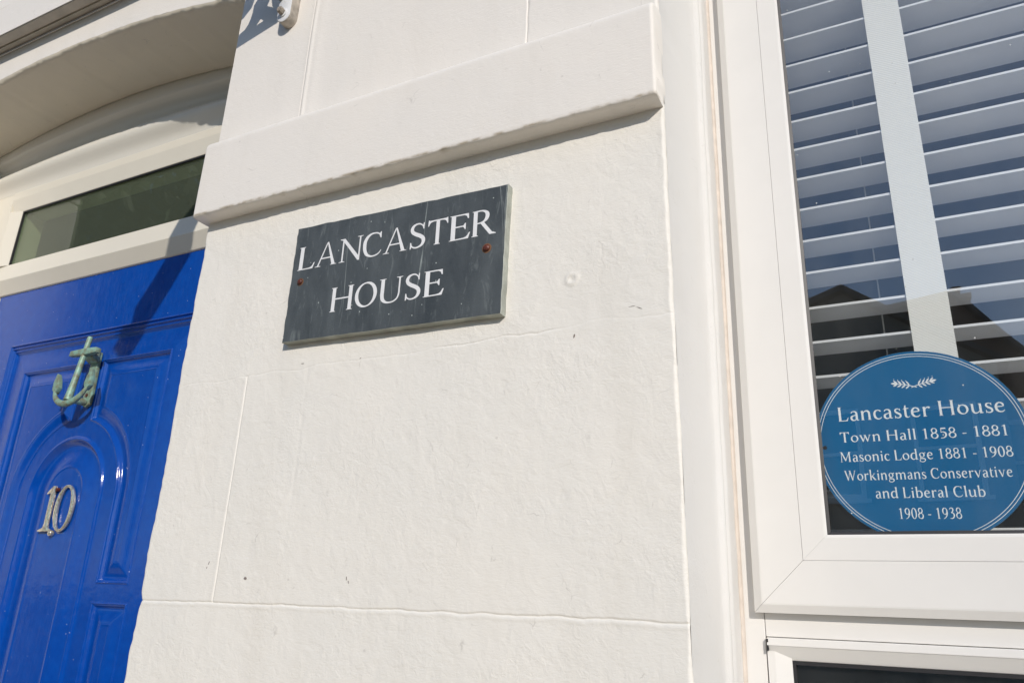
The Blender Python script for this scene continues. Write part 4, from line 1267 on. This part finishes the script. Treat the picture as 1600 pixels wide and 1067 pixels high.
def door_sheet(name, x0, x1, z0, z1, step, parent):
    dx = [(-1.914, 0.018, 0.0005)] + [(CX + sg * q, 0.007, 0.0005) for sg in (-1, 1) for q in (0.0375, 0.253, 0.262, 0.1655, 0.1235)] + [(CX + sg * 0.2, 0.006, 0.0008) for sg in (-1, 1)]
    dz = [(2.052, 0.018, 0.0006), (1.985, 0.006, 0.0005), (1.949, 0.005, 0.0006), (1.5145, 0.007, 0.0006), (1.474, 0.007, 0.0006), (1.83, 0.05, 0.0010)]
    xs = axis(x0, x1, step, dx if step < 0.004 else ())
    zs = axis(z0, z1, step, dz if step < 0.004 else ())
    X, Z = np.meshgrid(xs, zs, indexing='ij')
    Y = Y_DR - door_height(X, Z)
    return sheet(name, X, Y, Z, M['blue'], parent)
# the skin is split along the lines of the moulded panels
Zd1 = z_tb + 0.012
door_sheet('door_skin', DX0, DX1, 1.22, Zd1, 0.0018, door)
door_sheet('lower_door_skin', DX0, DX1, 0.125, 1.22, 0.006, door)
MB().box(DX0, DX1, Y_DR + 0.009, Y_DR + 0.046, 0.125, Zd1).build('door_core', M['blue'], door)

# ------------------------------------------------------------------ door number
num = thing('door_number', 'weathered chrome number 10 on the arched panel of the blue door', 'number', (-1.592, Y_DR - 0.002, 1.608))
def digit(ch, x0, x1, z0, z1, yF):
    e0, e1 = glyph_extent(ch)
    mb = MB()
    fx = lambda x, y: x0 + (x - e0) / (e1 - e0) * (x1 - x0)
    fy = lambda x, y: z0 + (y / 685) * (z1 - z0)
    if ch == '0':
        rings = []
        n = 48
        cx, cz, ra, rb = (x0 + x1) / 2, (z0 + z1) / 2, (x1 - x0) / 2, (z1 - z0) / 2
        vs, fs = [], []
        prof = [(0, 0.0045), (0, 0.0012), (0.16, 0.0), (0.5, -0.0006), (0.84, 0.0), (1, 0.0012), (1, 0.0045)]
        for k in range(n):
            a = 2 * PI * k / n
            w = 0.0055 + 0.0065 * abs(math.cos(a)) ** 1.4
            for t, yy in prof:
                r1, r2 = ra - w * t, rb - w * t
                vs.append((cx + r1 * math.cos(a), yF + yy, cz + r2 * math.sin(a)))
        m_ = len(prof)
        for k in range(n):
            for j in range(m_ - 1):
                a, b = k * m_ + j, ((k + 1) % n) * m_ + j
                fs.append((a, b, b + 1, a + 1))
        mb.add(vs, fs)
    else:
        pts = [(0.0, 0.0), (1.0, 0.0), (1.0, 0.035), (0.72, 0.085), (0.68, 0.16), (0.68, 1.0), (0.50, 1.0), (0.12, 0.86), (0.12, 0.81), (0.38, 0.84), (0.38, 0.16), (0.33, 0.085), (0.0, 0.035)]
        mb.prism([(x0 + u * (x1 - x0), z0 + v * (z1 - z0)) for u, v in pts], xzy, yF, yF + 0.0045)
    return mb.build('digit', M['chrome'], num, smooth=True, bevel=0.0010 if ch == '1' else 0)
yN = Y_DR - 0.0075
digit('1', -1.643, -1.598, 1.612, 1.708, yN)
digit('0', -1.604, -1.541, 1.611, 1.709, yN)
MB().lathe(-1.597, 1.609, [(0.0062, yN + 0.006), (0.0062, yN - 0.0010), (0.0048, yN - 0.0028), (0.002, yN - 0.0036)], xzy, 18).build('screw', M['chrome'], num, smooth=True)
MB().lathe(-1.608, 1.700, [(0.0042, yN + 0.006), (0.0042, yN - 0.0006), (0.002, yN - 0.0016)], xzy, 16).build('screw', M['rust'], num, smooth=True)

# ------------------------------------------------------------------ anchor knocker
kn = thing('anchor_door_knocker', 'verdigris bronze anchor shaped knocker high on the blue door', 'door knocker', (-1.578, Y_DR - 0.003, 1.88))
KX = -1.5745
def ky(z):      # plane of the anchor: 32 mm out at the top, 53 mm at the bottom
    t = (2.03 - z) / 0.165
    return 0.192 - 0.020 * t
# backplate
bp = [(KX - 0.014, 1.884), (KX - 0.0075, 1.893), (KX - 0.0145, 1.905), (KX - 0.0125, 1.975), (KX - 0.012, 2.005), (KX + 0.012, 2.005), (KX + 0.0125, 1.975), (KX + 0.0145, 1.905), (KX + 0.0125, 1.884), (KX, 1.878)]
MB().prism(bp, xzy, Y_DR - 0.0098, Y_DR - 0.0015).build('back_plate', M['patina'], kn, smooth=True, bevel=0.0015)
# hinge block between plate and stock
MB().prism([(Y_DR - 0.0099, 1.978), (Y_DR - 0.0099, 2.012), (ky(2.0) + 0.016, 2.013), (ky(2.0) + 0.0065, 2.008), (ky(2.0) + 0.0065, 1.990), (ky(2.0) + 0.014, 1.984)], xin, KX - 0.016, KX + 0.016).build('hinge_block', M['patina'], kn, smooth=True, bevel=0.002)
# stock (crossbar)
MB().prism([(KX - 0.0465, 1.991), (KX - 0.044, 2.003), (KX, 2.0045), (KX + 0.044, 2.003), (KX + 0.0465, 1.991), (KX, 1.9885)], xzy, ky(1.997) - 0.0065, ky(1.997) + 0.0062).build('anchor_stock', M['patina'], kn, smooth=True, bevel=0.0015)
# shank
path = [(KX, ky(z), z) for z in (2.034, 2.030, 2.012, 1.99, 1.96, 1.93, 1.90, 1.884)]
MB().tube(path, [0.0052, 0.0062, 0.0058, 0.0062, 0.0064, 0.0068, 0.0080, 0.0090], 12).build('anchor_shank', M['patina'], kn, smooth=True)
# arms: a swept crescent with flukes
am = MB()
pts = []
for i in range(17):
    a = math.radians(180 + 14 + (152) * i / 16)
    pts.append((KX + 0.0575 * math.cos(a), 1.9255 + 0.050 * math.sin(a)))
rad = [0.0028 + 0.0046 * math.sin(PI * i / 16) for i in range(17)]
am.tube([(x, ky(z) - 0.002, z) for x, z in pts], rad, 10)
am.build('anchor_arm', M['patina'], kn, smooth=True)
for sg in (-1, 1):
    fl = [(0.051, 1.902), (0.0635, 1.912), (0.0635, 1.930), (0.057, 1.950), (0.048, 1.934), (0.043, 1.917)]
    MB().prism([(KX + sg * u, v) for u, v in fl], xzy, ky(1.925) - 0.0065, ky(1.925) + 0.0045).build('anchor_fluke', M['patina'], kn, smooth=True, bevel=0.0018)
# striker boss from crown to plate
MB().tube([(KX, ky(1.882), 1.882), (KX, ky(1.882) + 0.018, 1.886), (KX, Y_DR - 0.012, 1.890)], [0.0075, 0.0062, 0.0085], 12).build('striker', M['patina'], kn, smooth=True)
for z in (1.962, 1.905):
    MB().lathe(KX + 0.0, z, [(0.0042, Y_DR - 0.0100), (0.0040, Y_DR - 0.0110), (0.002, Y_DR - 0.0118)], xzy, 14).build('screw', M['rust'], kn, smooth=True)

# ------------------------------------------------------------------ iron bracket over the pier
X0 = -0.904
br = thing('scroll_bracket', 'white painted scroll bracket bolted to the wall above the band course', 'bracket', (-0.895, 0.0, 2.47))
def foot():
    cx, cz0, r = -0.893, 2.500, 0.0160
    pts = [(cx + r * math.cos(math.radians(a)), cz0 + r * math.sin(math.radians(a))) for a in range(180, 361, 12)]
    pts += [(cx + r * 1.05, 2.72), (cx - r * 1.05, 2.72)]
    o = MB().prism(pts, xzy, -0.0185, 0.0005).build('foot_plate', M['iron_side'], br, smooth=True, bevel=0.0018)
    pts2 = [(cx + (x - cx) * 0.95, cz0 + (z - cz0) * (0.95 if z < 2.6 else 1)) for x, z in pts]
    MB().prism(pts2, xzy, -0.0200, -0.0184).build('foot_face', M['iron_white'], br, smooth=True, bevel=0.0006)
    MB().lathe(cx - 0.001, 2.504, [(0.0092, -0.0198), (0.0092, -0.0222), (0.0080, -0.0226)], xzy, 18).build('washer', M['iron_white'], br, smooth=True)
    MB().lathe(cx - 0.001, 2.504, [(0.0072, -0.0224), (0.0070, -0.029), (0.0052, -0.0315)], xzy, 6).build('bolt', M['bolt'], br, smooth=True)
foot()
def brplate(pts, name, t=0.005, mat='iron_green', hole=None):
    mb = MB()
    fn = lambda u, v, w: (X0 + w, -u, v)
    mb.prism(pts, fn, -t, t)
    return mb.build(name, M[mat], br)
# silhouette pieces in the plane of the bracket: (distance from wall, height)
def bar(pts, w, name, t=0.005):
    L, R = ribbon([(s, z, w_) for (s, z), w_ in zip(pts, w if isinstance(w, list) else [w] * len(pts))])
    mb = MB()
    n = len(L)
    fn = lambda p, q: (X0 + q, -p[0], p[1])
    vs = [fn(p, -t) for p in L] + [fn(p, -t) for p in R] + [fn(p, t) for p in L] + [fn(p, t) for p in R]
    fs = []
    for i in range(n - 1):
        fs += [(i, i + 1, n + i + 1, n + i), (2 * n + i, 3 * n + i, 3 * n + i + 1, 2 * n + i + 1), (i, 2 * n + i, 2 * n + i + 1, i + 1), (n + i, n + i + 1, 3 * n + i + 1, 3 * n + i)]
    fs += [(0, n, 3 * n, 2 * n), (n - 1, 3 * n - 1, 4 * n - 1, 2 * n - 1)]
    mb.add(vs, fs)
    return mb.build(name, M['iron_green'], br)
# lower diagonal strut, its underside on the line s=.036,z=2.534 -> s=.175,z=2.589
bar([(0.006, 2.531), (0.0359, 2.5455), (0.105, 2.5735), (0.175, 2.6035), (0.26, 2.634), (0.34, 2.655)], [0.022, 0.024, 0.024, 0.026, 0.024, 0.022], 'strut')
# C curve rising from the strut
bar([(0.178, 2.607), (0.160, 2.6035), (0.140, 2.598), (0.124, 2.6005), (0.110, 2.611), (0.101, 2.628), (0.099, 2.652), (0.105, 2.690), (0.125, 2.73)], [0.012, 0.017, 0.020, 0.026, 0.036, 0.042, 0.044, 0.046, 0.03], 'scroll')
bar([(0.045, 2.549), (0.056, 2.567), (0.075, 2.590), (0.098, 2.615)], [0.022, 0.024, 0.020, 0.018], 'web_bar')
bar([(0.040, 2.560), (0.048, 2.592), (0.058, 2.625), (0.065, 2.67), (0.06, 2.72)], [0.012, 0.012, 0.012, 0.014, 0.014], 'scroll')
bar([(0.190, 2.660), (0.170, 2.668), (0.153, 2.672), (0.147, 2.690), (0.158, 2.715), (0.185, 2.735)], [0.02, 0.028, 0.034, 0.034, 0.03, 0.02], 'leaf_scroll')
# outer arm with an added, unseen hook shaped to shadow the door
bar([(0.0, 2.80), (0.12, 2.80), (0.25, 2.775), (0.32, 2.735)], 0.016, 'top_arm')
bar([(0.30, 2.643), (0.345, 2.660), (0.373, 2.650), (0.395, 2.598), (0.45, 2.560), (0.511, 2.528), (0.548, 2.505), (0.574, 2.480)], [0.022, 0.030, 0.050, 0.062, 0.062, 0.064, 0.066, 0.060], 'shadow_hook', t=0.020)
bar([(0.32, 2.735), (0.34, 2.70), (0.36, 2.655)], 0.016, 'top_arm')
